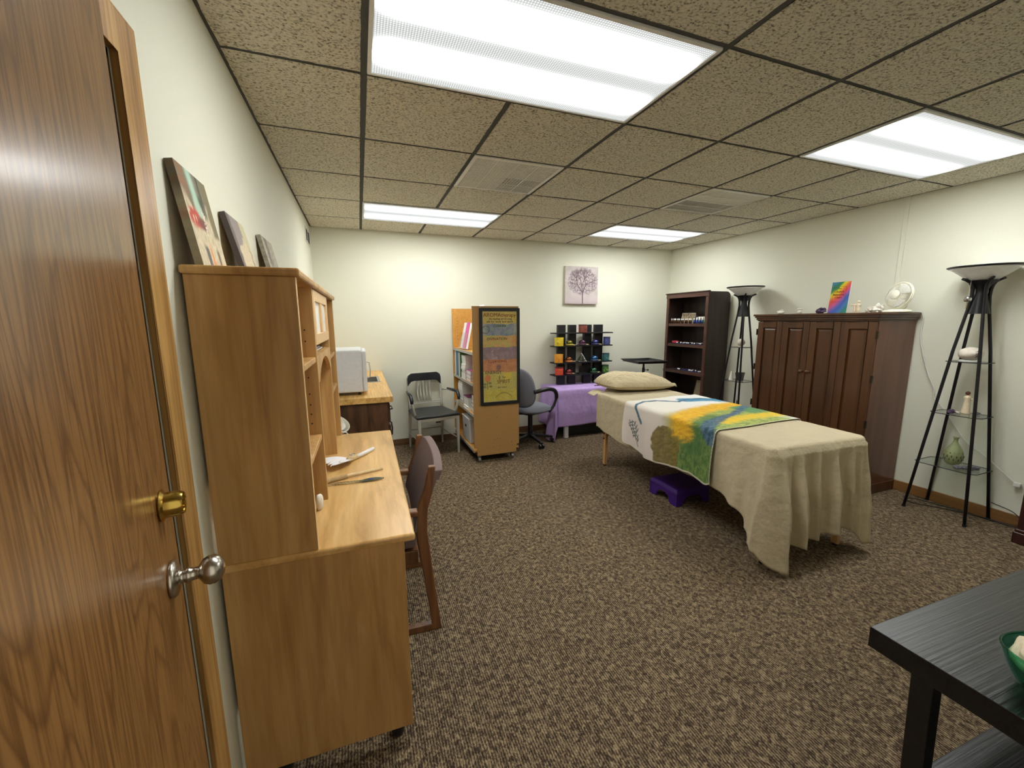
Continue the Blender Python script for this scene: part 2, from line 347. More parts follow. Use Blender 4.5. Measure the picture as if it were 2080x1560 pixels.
# light lens: prismatic acrylic lit from behind by tubes
def lens_mat():
    m = bpy.data.materials.new('light_lens'); m.use_nodes = True; nt = m.node_tree; nt.nodes.clear()
    o = N(nt, 'ShaderNodeOutputMaterial'); e = N(nt, 'ShaderNodeEmission'); e.inputs['Color'].default_value = (0.975, 1.0, 0.975, 1)
    # the prism pattern and the two tubes behind the lens (they run along x, in the fixture's own coordinates)
    sx = N(nt, 'ShaderNodeSeparateXYZ'); link(nt, coords(nt), sx.inputs[0])
    def gauss(c):
        a = N(nt, 'ShaderNodeMath', operation='SUBTRACT'); a.inputs[1].default_value = c; link(nt, sx.outputs[1], a.inputs[0])
        q = N(nt, 'ShaderNodeMath', operation='MULTIPLY'); link(nt, a.outputs[0], q.inputs[0]); link(nt, a.outputs[0], q.inputs[1])
        k = N(nt, 'ShaderNodeMath', operation='MULTIPLY'); k.inputs[1].default_value = -1/(2*0.031**2); link(nt, q.outputs[0], k.inputs[0])
        x = N(nt, 'ShaderNodeMath', operation='EXPONENT'); link(nt, k.outputs[0], x.inputs[0]); return x.outputs[0]
    s = N(nt, 'ShaderNodeMath', operation='ADD'); link(nt, gauss(0.14), s.inputs[0]); link(nt, gauss(-0.14), s.inputs[1])
    w1 = N(nt, 'ShaderNodeTexWave'); w1.bands_direction = 'X'; w1.inputs['Scale'].default_value = 34; link(nt, coords(nt), w1.inputs['Vector'])
    w2 = N(nt, 'ShaderNodeTexWave'); w2.bands_direction = 'Y'; w2.inputs['Scale'].default_value = 34; link(nt, coords(nt), w2.inputs['Vector'])
    ww = N(nt, 'ShaderNodeMath', operation='MULTIPLY'); link(nt, w1.outputs[1], ww.inputs[0]); link(nt, w2.outputs[1], ww.inputs[1])
    w3 = N(nt, 'ShaderNodeMath', operation='MULTIPLY_ADD'); w3.inputs[1].default_value = 0.018; w3.inputs[2].default_value = 0.0125; link(nt, ww.outputs[0], w3.inputs[0])
    ab = N(nt, 'ShaderNodeMath', operation='ABSOLUTE'); link(nt, sx.outputs[0], ab.inputs[0])
    en = N(nt, 'ShaderNodeMapRange', interpolation_type='SMOOTHSTEP'); en.inputs['From Min'].default_value = 0.60; en.inputs['From Max'].default_value = 0.50; link(nt, ab.outputs[0], en.inputs[0])
    tb_ = N(nt, 'ShaderNodeMath', operation='MULTIPLY'); link(nt, s.outputs[0], tb_.inputs[0]); link(nt, en.outputs[0], tb_.inputs[1])
    k = N(nt, 'ShaderNodeMath', operation='ADD'); link(nt, tb_.outputs[0], k.inputs[0]); link(nt, w3.outputs[0], k.inputs[1])
    st = N(nt, 'ShaderNodeMath', operation='MULTIPLY'); st.inputs[1].default_value = LAMP; link(nt, k.outputs[0], st.inputs[0])
    link(nt, st.outputs[0], e.inputs['Strength']); link(nt, e.outputs[0], o.inputs[0]); return m
M['lens'] = lens_mat()
def colr(name, r, g, b, rough=0.45, metal=0): 
    if name not in M: M[name] = plain(name, rgb(r,g,b), rough, metal, var=0.06)
    return M[name]

# ------------------------------------------------------------------ the room
b = MB().box(XL-0.3, XR+0.3, YF-1.6, YB+0.2, -0.05, 0.0); structure(b.build('floor', M['carpet']), 'brown and beige patterned carpet floor', 'floor')
FT = 0.6096
xs = [XL-0.001, 0, FT, 2*FT, 3*FT, 4*FT, 5*FT, 6*FT, XR+0.001]
ys = [YF-0.001, -3*FT, -2*FT, -FT, 0, FT, 2*FT, 3*FT, 4*FT, YB+0.001]
lights = [(1,3),(5,3),(1,7),(5,7)]; cells = set()
for i, j in lights: cells |= {(i,j),(i+1,j)}
vents = [(2,5),(5,5)]; cells |= set(vents)
tm = MB()
for i in range(len(xs)-1):
    for j in range(len(ys)-1):
        if (i,j) in cells: continue
        x0, x1, y0, y1 = xs[i]+0.013, xs[i+1]-0.013, ys[j]+0.009, ys[j+1]-0.009
        if y1-y0 < 0.02: continue
        # ragged tegular edge: a grid whose rim wobbles
        nx, ny = 22, 22 if (y1-y0) > 0.3 else 8
        def f(a, c, x0=x0, x1=x1, y0=y0, y1=y1):
            x = x0+(x1-x0)*a; y = y0+(y1-y0)*c
            ed = min(a, 1-a)*(x1-x0); ed2 = min(c, 1-c)*(y1-y0); e = min(ed, ed2)
            j_ = 0.0035*noise.noise(Vector((x*60, y*60, 3)))
            if ed < 1e-4: x += j_
            if ed2 < 1e-4: y += j_
            return (x, y, H-0.008+(0.005 if e < 1e-4 else 0)+0.0008*noise.noise(Vector((x*40, y*40, 0))))
        tm.grid(f, nx, ny)
tm.box(XL-0.12, XR+0.12, YF-0.1, YB+0.12, H+0.16, H+0.2)
ceil = structure(tm.build('ceiling', M['tile'], recalc=False), 'suspended ceiling of rough tan mineral tiles', 'ceiling')
gb = MB()
for x in xs[1:-1]: gb.box(x-0.012, x+0.012, YF, YB, H-0.001, H+0.02)
for y in ys[1:-1]: gb.box(XL, XR, y-0.012, y+0.012, H-0.0005, H+0.02)
gb.box(XL, XL+0.022, YF, YB, H-0.003, H+0.02); gb.box(XR-0.014, XR, YF, YB, H-0.003, H+0.02)
gb.box(XL, XR, YB-0.012, YB, H-0.002, H+0.02)
gm = gb.build('ceiling_grid', M['tbar'], ceil)
# walls
T = 0.10; CY0, CY1, CZ = -1.60, -0.785, 1.95     # closet doorway in the left wall
b = MB(); b.box(XL-T, XL, YF, CY0, 0, H); b.box(XL-T, XL, CY1, YB, 0, H); b.box(XL-T, XL, CY0, CY1, CZ, H)
structure(b.build('wall_left', M['wall']), 'off-white wall on the left with a closet doorway', 'wall')
b = MB(); b.box(XL-T, XR+T, YB, YB+T, 0, H+0.16); structure(b.build('wall_back', M['wall']), 'off-white far wall with tree canvas', 'wall')
b = MB(); b.box(XR, XR+T, YF, YB, 0, H+0.16); structure(b.build('wall_right', M['wall']), 'off-white wall on the right behind the armoire', 'wall')
b = MB(); b.box(XL-T, -0.30, YF-T, YF, 0, H+0.16); b.box(0.66, XR+T, YF-T, YF, 0, H+0.16); b.box(-0.30, 0.66, YF-T, YF, 2.06, H+0.16)
structure(b.build('wall_front', M['wall']), 'off-white wall with the entry doorway', 'wall')
# baseboards
b = MB(); b.box(XL, XR, YB-0.012, YB, 0, 0.075); structure(b.build('baseboard_back', M['base_x'], bevel=0.004), 'brown wood baseboard along the far wall', 'baseboard')
b = MB(); b.box(XR-0.014, XR, YF, YB-0.013, 0, 0.085); structure(b.build('baseboard_right', M['base'], bevel=0.004), 'brown wood baseboard along the right wall', 'baseboard')
# closet doorway: casing, jamb, stop, closed slab
b = MB()
cw = 0.078
b.prism([(CY1-0.0, 0),(CY1+cw,0),(CY1+cw,CZ+cw),(CY1,CZ)], 0, XL, XL+0.016)
b.prism([(CY1,CZ),(CY1+cw,CZ+cw),(CY0-cw,CZ+cw),(CY0,CZ)], 0, XL, XL+0.016)
b.prism([(CY0,0),(CY0,CZ),(CY0-cw,CZ+cw),(CY0-cw,0)], 0, XL, XL+0.016)
tr = structure(b.build('trim_1', M['oak'], bevel=0.006, segs=3), 'golden oak casing around the closet doorway', 'door casing')
b = MB(); b.box(XL-T, XL-0.002, CY1-0.018, CY1, 0, CZ); b.box(XL-T, XL-0.002, CY0, CY0+0.018, 0, CZ); b.box(XL-T, XL-0.002, CY0, CY1, CZ-0.018, CZ)
b.box(XL-0.055, XL-0.042, CY1-0.030, CY1-0.018, 0, CZ-0.018); b.box(XL-0.055, XL-0.042, CY0+0.018, CY0+0.030, 0, CZ-0.018)
b.build('jamb', M['dark_jamb'], tr, bevel=0.002)
b = MB(); b.box(XL-0.095, XL-0.057, CY0+0.02, CY1-0.02, 0.01, CZ-0.02)
structure(b.build('door_1', M['dark_jamb'], bevel=0.002), 'dark closet door behind the open oak door', 'door')
# entry door, swung open beside the camera
HX, HY = -0.268, -1.862; dd = Vector((-0.171, 0.985, 0)).normalized(); nn = Vector((dd.y, -dd.x, 0))
def DP(s, o, z): return Vector((HX, HY, 0)) + dd*s + nn*o + Vector((0,0,z))
b = MB(); b.hexa([DP(0,-0.044,0.008), DP(0.909,-0.044,0.008), DP(0.909,0,0.008), DP(0,0,0.008)], [DP(0,-0.044,2.03), DP(0.909,-0.044,2.03), DP(0.909,0,2.03), DP(0,0,2.03)])
door = structure(b.build('door_2', M['oak_door'], bevel=0.002), 'open red-brown oak entry door with brass deadbolt and nickel knob', 'door')
kx = 0.838
k = MB(); kz = 0.992
k.lathe([(0.032,0),(0.033,0.004),(0.030,0.008),(0.020,0.012),(0.0115,0.013),(0.0115,0.020),(0.0135,0.022),(0.0135,0.027),(0.0115,0.029),(0.0105,0.038),(0.014,0.041),(0.0215,0.046),(0.0255,0.054),(0.0255,0.062),(0.021,0.071),(0.011,0.0765),(0,0.078)], DP(kx,0,kz), 40, nn)
o = k.build('door_handle', M['nickel'], door, smooth=True); o['label'] = 'satin nickel door knob'
k = MB(); k.lathe([(0.026,0),(0.028,0.003),(0.0215,0.007),(0.0215,0.026),(0.0185,0.032),(0.0175,0.032),(0.0172,0.030),(0,0.030)], DP(kx,0,1.128), 40, nn)
o = soft(k.build('deadbolt', M['brass'], door)); o['label'] = 'brass keyed deadbolt'
q = MB(); q.lathe([(0.006,0.0301),(0.006,0.0335),(0,0.034)], DP(kx,0,1.128), 20, nn); q.build('keyhole', M['brass'], o)
# entry doorway frame
b = MB(); b.box(-0.30,-0.285,YF-T,YF,0,2.06); b.box(0.645,0.66,YF-T,YF,0,2.06); b.box(-0.30,0.66,YF-T,YF,2.045,2.06)
b.box(0.66,0.735,YF,YF+0.014,0,2.13); b.box(-0.375,-0.30,YF,YF+0.014,0,2.13); b.box(-0.375,0.735,YF,YF+0.014,2.06,2.13)
structure(b.build('trim_2', M['oak'], bevel=0.003), 'oak frame of the entry doorway', 'door casing')

# ------------------------------------------------------------------ ceiling lights and vents
lens_lab = {0:'large near ceiling light above the carpet by the entry door', 1:'ceiling light above the armoire, nearest the right wall',
            2:'ceiling light above the steel armchair, by the far wall', 3:'far ceiling light above the massage table pillow'}
for n_, (i, j) in enumerate(lights):
    x0, x1, y0, y1 = xs[i], xs[i+2], ys[j], ys[j+1]
    t = thing('ceiling_light', lens_lab[n_], 'ceiling light', ((x0+x1)/2, (y0+y1)/2, H), 0, 'fluorescent troffers in the ceiling')
    hx, hy = (x1-x0)/2-0.012, (y1-y0)/2-0.012
    f = MB(); fw_ = 0.014
    f.box(-hx,hx,-hy,-hy+fw_,-0.010,0.004); f.box(-hx,hx,hy-fw_,hy,-0.010,0.004); f.box(-hx,-hx+fw_,-hy+fw_,hy-fw_,-0.010,0.004); f.box(hx-fw_,hx,-hy+fw_,hy-fw_,-0.010,0.004)
    f.build('frame', M['white'], t, bevel=0.002)
    f = MB(); f.box(-hx+fw_,hx-fw_,-hy+fw_,hy-fw_,-0.006,-0.002); f.build('lens', M['lens'], t)
    f = MB(); f.box(-hx,hx,-hy,hy,0.10,0.105); f.box(-hx,hx,-hy,-hy+0.003,-0.001,0.10); f.box(-hx,hx,hy-0.003,hy,-0.001,0.10); f.box(-hx,-hx+0.003,-hy,hy,-0.001,0.10); f.box(hx-0.003,hx,-hy,hy,-0.001,0.10); f.build('housing', M['white'], t)
def ceil_vent(i, j, label, style):
    x0, x1, y0, y1 = xs[i], xs[i+1], ys[j], ys[j+1]
    t = thing('ceiling_vent', label, 'air vent', ((x0+x1)/2, (y0+y1)/2, H), 0)
    h = FT/2-0.012
    f = MB(); w = 0.022
    f.box(-h,h,-h,-h+w,-0.008,0); f.box(-h,h,h-w,h,-0.008,0); f.box(-h,-h+w,-h+w,h-w,-0.008,0); f.box(h-w,h,-h+w,h-w,-0.008,0)
    f.build('frame', M['vent'], t, bevel=0.002)
    g = MB(); L = h-w
    ns = 26
    for k in range(ns):
        x = -L+2*L*(k+0.5)/ns; dark = (style == 0 and x > 0)
        g.bar((x,-L,-0.003),(x,L,-0.003), 0.0016, 0.005)
        if style == 0:
            g.bar((-L,x,-0.003),(L,x,-0.003), 0.0016, 0.005)
        else: 
            if x > -0.02: continue
    for q in (-L/2, 0, L/2):
        g.box(-L,L,q-0.003,q+0.003,-0.008,-0.001)
        if style == 0: g.box(q-0.003,q+0.003,-L,L,-0.008,-0.001)
    g.build('louvre_grille', M['vent'], t)
    f = MB(); f.box(-L,L,-L,L,0.03,0.034); f.build('backing', M['ventdark'], t)
    d = MB()
    if style == 0:
        d.box(-L,0,-L,L,0.001,0.003); d.box(0,L,-L,0.0,0.001,0.003)
    else:
        d.box(-L,L,-L,0,0.001,0.003)
    d.build('damper_panel', M['vent'], t)
ceil_vent(2,5,'square egg-crate ceiling vent between the near light and the far left light',0)
ceil_vent(5,5,'louvred ceiling vent near the middle of the ceiling, beside the far right light',1)
# wall vent high on the left wall by the far corner
t = thing('wall_vent', 'small dark louvred vent high on the left wall near the far corner', 'air vent', (XL, 2.60, 2.235))
f = MB(); f.box(0,0.008,-0.16,0.16,-0.065,-0.055); f.box(0,0.008,-0.16,0.16,0.055,0.065); f.box(0,0.008,-0.16,-0.15,-0.055,0.055); f.box(0,0.008,0.15,0.16,-0.055,0.055); f.box(0,0.008,-0.005,0.005,-0.055,0.055)
f.build('frame', M['vent'], t)
f = MB()
for k in range(8): f.bar((0.004,-0.15,-0.05+k*0.0145),(0.004,0.15,-0.05+k*0.0145),0.006,0.003)
f.build('slats', M['ventdark'], t); f = MB(); f.box(0.0002,0.001,-0.15,0.15,-0.055,0.055); f.build('backing', M['ventdark'], t)
# outlets, raceway
def outlet(x, label):
    t = thing('wall_outlet', label, 'outlet', (x, YB, 0.0))
    f = MB(); f.box(-0.036,0.036,-0.006,0,0.20,0.315); f.build('cover_plate', M['offwhite'], t, bevel=0.002)
    f = MB(); f.box(-0.014,0.014,-0.008,-0.005,0.225,0.25); f.box(-0.014,0.014,-0.008,-0.005,0.265,0.29); f.build('socket', M['white'], t, bevel=0.002)
outlet(1.93, 'white wall outlet behind the grey office chair, beside the lilac cloth')
b = MB(); b.box(XR-0.012,XR,0.245,0.275,1.49,H-0.004); tag(b.build('cable_raceway', M['wall'], bevel=0.003), 'wall-coloured vertical cable raceway above the white fan', 'cable cover')

# ------------------------------------------------------------------ maple desk and hutch (turned very slightly)
ANG = radians(-0.75); D0 = Vector((0.0174, -0.61, 0))
def R2(o, x=D0.x, y=D0.y):
    return o
desk = thing('desk', 'maple desk along the left wall with tall end panel', 'desk', D0, ANG)
DL = 1.33
b = MB(); b.box(-0.500,0.034,-0.004,DL,0.742,0.767); b.build('desktop', M['maple_y'], desk, bevel=0.008, segs=3)
def panel(y0, y1, name='side_panel'):
    b = MB(); b.box(-0.495,0,y0,y1,0.065,0.742); return b.build(name, M['maple'], desk, bevel=0.0015)
panel(0.004,0.024); panel(DL-0.03,DL-0.01)
b = MB(); b.box(-0.47,-0.455,0.024,DL-0.03,0.30,0.742); b.build('modesty_panel', M['maple'], desk)
for x, y in ((-0.40,0.05),(-0.05,0.05),(-0.40,DL-0.05),(-0.05,DL-0.05)):
    b = MB(); b.lathe([(0.012,0.0645),(0.012,0.05),(0.022,0.045),(0.022,0.012),(0.018,0.001),(0,0.001)], (x,y,0), 20); soft(b.build('foot', M['blackplastic'], desk))
hutch = thing('hutch', 'maple hutch with glazed door and cubbies standing on the desk', 'hutch', (D0.x, D0.y, 0.767), ANG)
hx0, hx1 = -0.496, -0.246; P1, P2 = 0.375, 0.945; HT = 0.81
def hp(name, *bx, m='maple', bev=0.0015, par=None):
    b = MB(); b.box(*bx); return b.build(name, M[m], par or hutch, bevel=bev)
hp('side_panel', hx0,hx1-0.003,0.0,0.018,0,HT-0.022); hp('side_panel', hx0,hx1-0.003,DL-0.03,DL-0.012,0,HT-0.022)
hp('edge_band', hx1-0.0029,hx1,0.0,0.018,0,HT-0.022, m='maple_edge'); hp('edge_band', hx1-0.0029,hx1,DL-0.03,DL-0.012,0,HT-0.022, m='maple_edge')
hp('top_panel', hx0-0.004,hx1+0.012,-0.012,DL,HT-0.022,HT, bev=0.006)
hp('divider', hx0,hx1-0.002,P1-0.009,P1+0.009,0,HT-0.022); hp('divider', hx0,hx1-0.002,P2-0.009,P2+0.009,0,HT-0.022)
hp('back_panel', hx0-0.003,hx0+0.003,0.019,DL-0.031,0.22,HT-0.022)
for z in (0.24,0.525): hp('shelf', hx0+0.004,hx1-0.006,0.019,P1-0.010,z,z+0.018)
for z in (0.30,0.48): hp('shelf', hx0+0.004,hx1-0.006,P2+0.010,DL-0.031,z,z+0.018)
hp('shelf', hx0+0.004,hx1-0.02,P1+0.010,P2-0.010,0.532,0.547)
# arched valance
ya, yb = P1+0.0095, P2-0.0095; z0, z1 = 0.448, 0.545; arc = []
for k in range(17):
    a = k/16; arc.append((ya+0.03+(yb-ya-0.06)*a, z0+0.075*sin(pi*a)**0.7 if 0 < a < 1 else z0))
poly = [(ya,z1),(yb,z1),(yb,z0)]+[(p[0],p[1]) for p in arc[::-1]]+[(ya,z0)]
b = MB(); b.prism(poly, 0, hx1-0.018, hx1-0.002); b.build('arched_valance', M['maple'], hutch)
# door with mullions and white glass
dr = MB(); dy0, dy1, dz0, dz1 = P1+0.012, P2-0.012, 0.585, HT-0.026; w = 0.05
dx0, dx1 = hx1-0.018, hx1-0.001
dr.box(dx0,dx1,dy0,dy0+w,dz0,dz1); dr.box(dx0,dx1,dy1-w,dy1,dz0,dz1); dr.box(dx0,dx1,dy0+w,dy1-w,dz0,dz0+w*0.8); dr.box(dx0,dx1,dy0+w,dy1-w,dz1-w*0.8,dz1)
ym = (dy0+dy1)/2; dr.box(dx0,dx1,ym-0.022,ym+0.022,dz0+w*0.8,dz1-w*0.8)
drr = dr.build('door', M['maple_edge'], hutch, bevel=0.002)
b = MB(); b.box(dx0+0.006,dx0+0.009,dy0+w-0.004,dy1-w+0.004,dz0+w*0.8-0.004,dz1-w*0.8+0.004); o = b.build('pane', M['frost'], drr); o['label'] = 'white translucent door pane'
for z in (0.30,0.335,0.37,0.41,0.60,0.64,0.47):
    b = MB(); b.cyl((hx1-0.035,P1-0.009,z),(hx1-0.035,P1-0.0101,z),0.0028,n=8); b.build('shelf_pin_hole', M['black'], hutch)
hm = Matrix.Translation((D0.x,D0.y,0.767)) @ Matrix.Rotation(ANG,4,'Z')
def HW(x, y, z): return hm @ Vector((x,y,z))
# papers in the slot under the hutch door
pz = 0.547
for k in range(2):
    q = MB(); q.M = hm; q.box(hx1-0.16,hx1-0.03-0.01*k,P1+0.07+0.02*k,P2-0.06,pz+0.006*k,pz+0.006*(k+1)-0.001)
    tag(q.build('paper_stack', M['paper']), ['lower white booklet lying in the hutch slot under the glazed door','upper white booklet lying in the hutch slot under the glazed door'][k], 'booklet')
# small things in the near cubby
q = MB(); ring = [HW(hx1-0.05+0.022*cos(a*pi/8), 0.10+0.022*sin(a*pi/8), 0.2625+0.004*(a%2)) for a in range(16)]
q.tube(ring, 0.0035, 8, closed=True); tag(q.build('bead_bracelet', M['bronze'], smooth=True), 'small dark bead bracelet on the lower shelf of the hutch cubby', 'bracelet')
q = MB(); q.blob(HW(hx1-0.022,0.285,0.030),(0.012,0.016,0.030),3,0.15); tag(q.build('white_figurine', M['figwhite'], smooth=True), 'small white figurine at the foot of the hutch on the desktop', 'figurine')

# canvases leaning on the wall on top of the hutch
def canvas(y0, y1, xb, zt, label, fn, name='canvas_painting', depth=0.018):
    zb = 0.767+HT+0.0005; xt = XL+0.002
    # front plane runs from bottom (xb) to top; hinge line at the bottom
    Hh = sqrt((zt-zb)**2+(xb-depth-xt)**2); a = atan2(xb-depth-xt, zt-zb)
    t = thing(name, label, 'canvas painting', (xb, y0, zb))
    Mx = Matrix.Rotation(-a, 4, 'Y')
    NX, NZ = 60, 80
    f = MB(); f.M = Mx; f.grid(lambda u,v: (0, (y1-y0)*u, Hh*v), NX, NZ)
    cs = [fn(i/(NX-1), j/(NZ-1)) for j in range(NZ) for i in range(NX)]
    f.build('painted_face', M['canvas'], t, recalc=False, colors=cs)
    f = MB(); f.M = Mx; zz = [k/20 for k in range(21)]
    W_ = y1-y0
    f.grid(lambda u,v: (-depth*u, 0, Hh*v), 2, 40); f.grid(lambda u,v: (-depth*u, W_, Hh*v), 2, 40); f.grid(lambda u,v: (-depth*u, W_*v, Hh), 2, 40); f.grid(lambda u,v: (-depth*u, W_*v, 0), 2, 40)
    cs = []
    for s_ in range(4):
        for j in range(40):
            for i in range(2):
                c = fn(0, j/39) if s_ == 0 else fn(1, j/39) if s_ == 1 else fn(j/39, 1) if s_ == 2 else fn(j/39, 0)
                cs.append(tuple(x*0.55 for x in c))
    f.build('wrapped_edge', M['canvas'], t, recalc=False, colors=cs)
    f = MB(); f.M = Mx; f.box(-depth,-depth+0.003,0.001,W_-0.001,0.001,Hh-0.001); f.build('backing', M['kraft'], t)
def nz(x, y, s=0.0): return noise.noise(Vector((x, y, s)))
def mix(a, c, t): t = max(0, min(1, t)); return tuple(a[i]*(1-t)+c[i]*t for i in range(3))
def L3(r,g,b_): return (lin(r), lin(g), lin(b_))
def sm(e0, e1, x):
    t = max(0.0, min(1.0, (x-e0)/(e1-e0))) if e1 != e0 else float(x > e0); return t*t*(3-2*t)
def art1(u, v):
    n = nz(u*6, v*6, 1); n2 = nz(u*22, v*14, 4)
    c = mix(L3(222,206,176), L3(190,180,150), 0.5+n2)
    c = mix(c, L3(92,90,76), sm(0.60,0.78,v+0.25*n)*0.8)
    c = mix(c, L3(150,110,76), sm(0.2,0.0,abs(u-0.12)+0.2*n2)*sm(0.6,0.8,v))
    c = mix(c, L3(180,210,190), sm(0.16,0.02,abs(u-0.42-0.15*(0.8-v)))*sm(0.48,0.6,v+0.1*n))
    c = mix(c, L3(60,66,58), sm(0.10,0.02,abs(u-0.66+0.1*n))*sm(0.5,0.62,v)*0.8)
    c = mix(c, L3(128,118,88), sm(0.74,0.84,u+0.05*n)*sm(0.35,0.42,v))
    c = mix(c, L3(196,84,72), sm(0.30,0.16,sqrt((u-0.22)**2*1.2+(v-0.5)**2*5))*sm(-0.3,0.1,n2+0.2))
    c = mix(c, L3(130,80,70), sm(0.22,0.10,sqrt((u-0.45)**2+(v-0.47)**2*6)))
    if 0.52 < u < 0.62 and 0.36 < v < 0.62 and nz(u*60, v*46, 8) > 0.08: c = L3(236,230,214)
    c = mix(c, L3(226,150,86), sm(0.06,0.02,abs(u-0.48+0.06*n))*sm(0.30,0.2,v))
    c = mix(c, L3(104,100,98), sm(0.07,0.04,abs(u-0.33+0.03*n))*sm(0.26,0.2,v))
    c = mix(c, L3(120,108,96), sm(0.06,0.03,abs(u-0.76))*sm(0.28,0.2,v))
    c = mix(c, L3(206,132,96), sm(0.10,0.02,v+0.1*n2)*sm(0.3,0.5,u)*0.8)
    return c
def art2(u, v):
    n = nz(u*7, v*9, 2); n2 = nz(u*25, v*25, 5)
    c = mix(L3(216,200,168), L3(196,184,154), 0.5+n2)
    c = mix(c, L3(150,140,134), sm(0.55,0.62,v+0.15*n-0.3*u+0.1)*sm(0.72,0.66,u))
    c = mix(c, L3(110,100,98), sm(0.22,0.1,u+0.05*n))
    c = mix(c, L3(128,118,100), sm(0.05,0.0,abs(u-0.85+0.08*n))*0.8)
    c = mix(c, L3(196,190,150), sm(0.7,0.8,u)*sm(0.6,0.7,v))
    return c
def art3(u, v):
    n = nz(u*7, v*7, 6); n2 = nz(u*20, v*20, 7)
    c = mix(L3(198,190,168), L3(168,160,146), 0.5+n2*1.2)
    c = mix(c, L3(120,108,106), sm(0.25,0.05,abs(u-0.35+0.1*n))*sm(0.35,0.6,v)*0.8)
    c = mix(c, L3(160,184,172), sm(0.2,0.05,abs(u-0.4))*sm(0.45,0.2,v)*0.8)
    c = mix(c, L3(122,112,100), sm(0.03,0.0,abs(u-0.66))*0.7)
    return c
canvas(-0.60,-0.385,-0.432,1.824,'largest of three leaning canvases, red and turquoise abstract, nearest the door',art1)
canvas(-0.205,0.02,-0.418,1.798,'middle of three leaning canvases, grey and cream abstract',art2)
canvas(0.33,0.58,-0.418,1.826,'farthest of three leaning canvases, faded grey-green abstract',art3)

# feather fan, wand and peacock feather, white bowl on the desk
DZ = 0.768
def on(x, y, z=0.0): return Vector((x, y, DZ+z))
t = thing('feather_fan', 'white feather smudging fan with wrapped handle on the desk', 'feather fan', on(-0.148,0.19))
def rel(v): return v-Vector((-0.148,0.19,DZ))
q = MB(); q.tube([rel(on(-0.125,0.213,0.011)), rel(on(-0.045,0.318,0.011))],[0.0105,0.0095],14); q.build('handle', M['white'], t, smooth=True)
q = MB(); q.tube([rel(on(-0.165,0.168,0.012)), rel(on(-0.128,0.212,0.012))],[0.013,0.012],14); q.build('grip_wrap', M['caneskin'], t, smooth=True)
q = MB(); q.tube([rel(on(-0.145+0.013*cos(a*pi/8), 0.20+0.013*sin(a*pi/8), 0.028)) for a in range(16)],0.002,6,closed=True); q.build('ring', M['chrome'], t, smooth=True)
base = rel(on(-0.158,0.176,0.008)); dirn = Vector((-0.80,-0.42,0)).normalized()
for k in range(9):
    a = radians(-44+11*k); d = Vector((dirn.x*cos(a)-dirn.y*sin(a), dirn.x*sin(a)+dirn.y*cos(a), 0)); s_ = Vector((-d.y,d.x,0)); Lf = 0.135+0.02*sin(k*2.1)
    q = MB()
    def ff(u, v, d=d, s_=s_, Lf=Lf, k=k):
        w = 0.026*(sin(pi*min(1,0.12+v*0.95))**0.6); x = (u-0.5)*2
        return base+d*(v*Lf)+s_*(x*w)+Vector((0,0,0.004+0.002*k*v-0.004*x*x*v+0.012*sin(pi*v*0.7)))
    q.grid(ff, 9, 16); q.build('feather', M['feather'], t, solid=0.0006)
t = thing('wrapped_wand', 'pale wooden wand wrapped in twine lying on the desk', 'wand', on(-0.14,-0.03))
o_ = Vector((-0.14,-0.03,DZ))
q = MB(); q.tube([on(-0.252,-0.074,0.010)-o_, on(-0.16,-0.037,0.0095)-o_, on(-0.015,0.011,0.006)-o_],[0.010,0.0075,0.0055],12); q.build('stick', M['caneskin'], t, smooth=True)
q = MB()
hl = [];
for k in range(120):
    s_ = k/119*0.45; p = on(-0.252,-0.074,0.010).lerp(on(-0.06,-0.004,0.008), s_*1.05)-o_; dv = Vector((0.937,0.35,0)); sd = Vector((-dv.y,dv.x,0)); th = k*0.95
    hl.append(p+(sd*cos(th)+Vector((0,0,1))*sin(th))*0.0095)
q.tube(hl,0.0013,5); q.build('twine', M['cart_edge'], t)
t = thing('peacock_feather', 'peacock feather with blue eye lying beside the wand', 'feather', on(-0.1,-0.10))
o_ = Vector((-0.1,-0.10,DZ))
q = MB(); q.tube([on(-0.26,-0.094,0.003)-o_, on(-0.16,-0.112,0.004)-o_, on(-0.02,-0.104,0.004)-o_],0.0014,6); q.build('quill', M['caneskin'], t)
q = MB(); q.grid(lambda u,v:(on(-0.115+0.10*v,-0.106+0.004*v,0.003+0.003*sin(pi*v))-o_)+Vector((0.0,(u-0.5)*0.030*max(0.05,sin(pi*(0.06+0.9*v)))**0.7,0)),9,20); q.build('eye_vane', M['peacock'], t, solid=0.0008)
q = MB(); q.blob(on(-0.068,-0.104,0.008)-o_,(0.013,0.006,0.0015),1,0.05); q.build('blue_eye', M['peablue'], t, smooth=True)
q = MB()
for k in range(22):
    s_ = k/21; p = on(-0.25+0.14*s_,-0.098-0.010*s_,0.003)-o_; sg = 1 if k%2 else -1
    q.tube([p, p+Vector((0.022,sg*0.006,0.002)), p+Vector((0.046,sg*0.013,0.0))],0.0006,4)
q.build('barbs', M['peacock'], t)
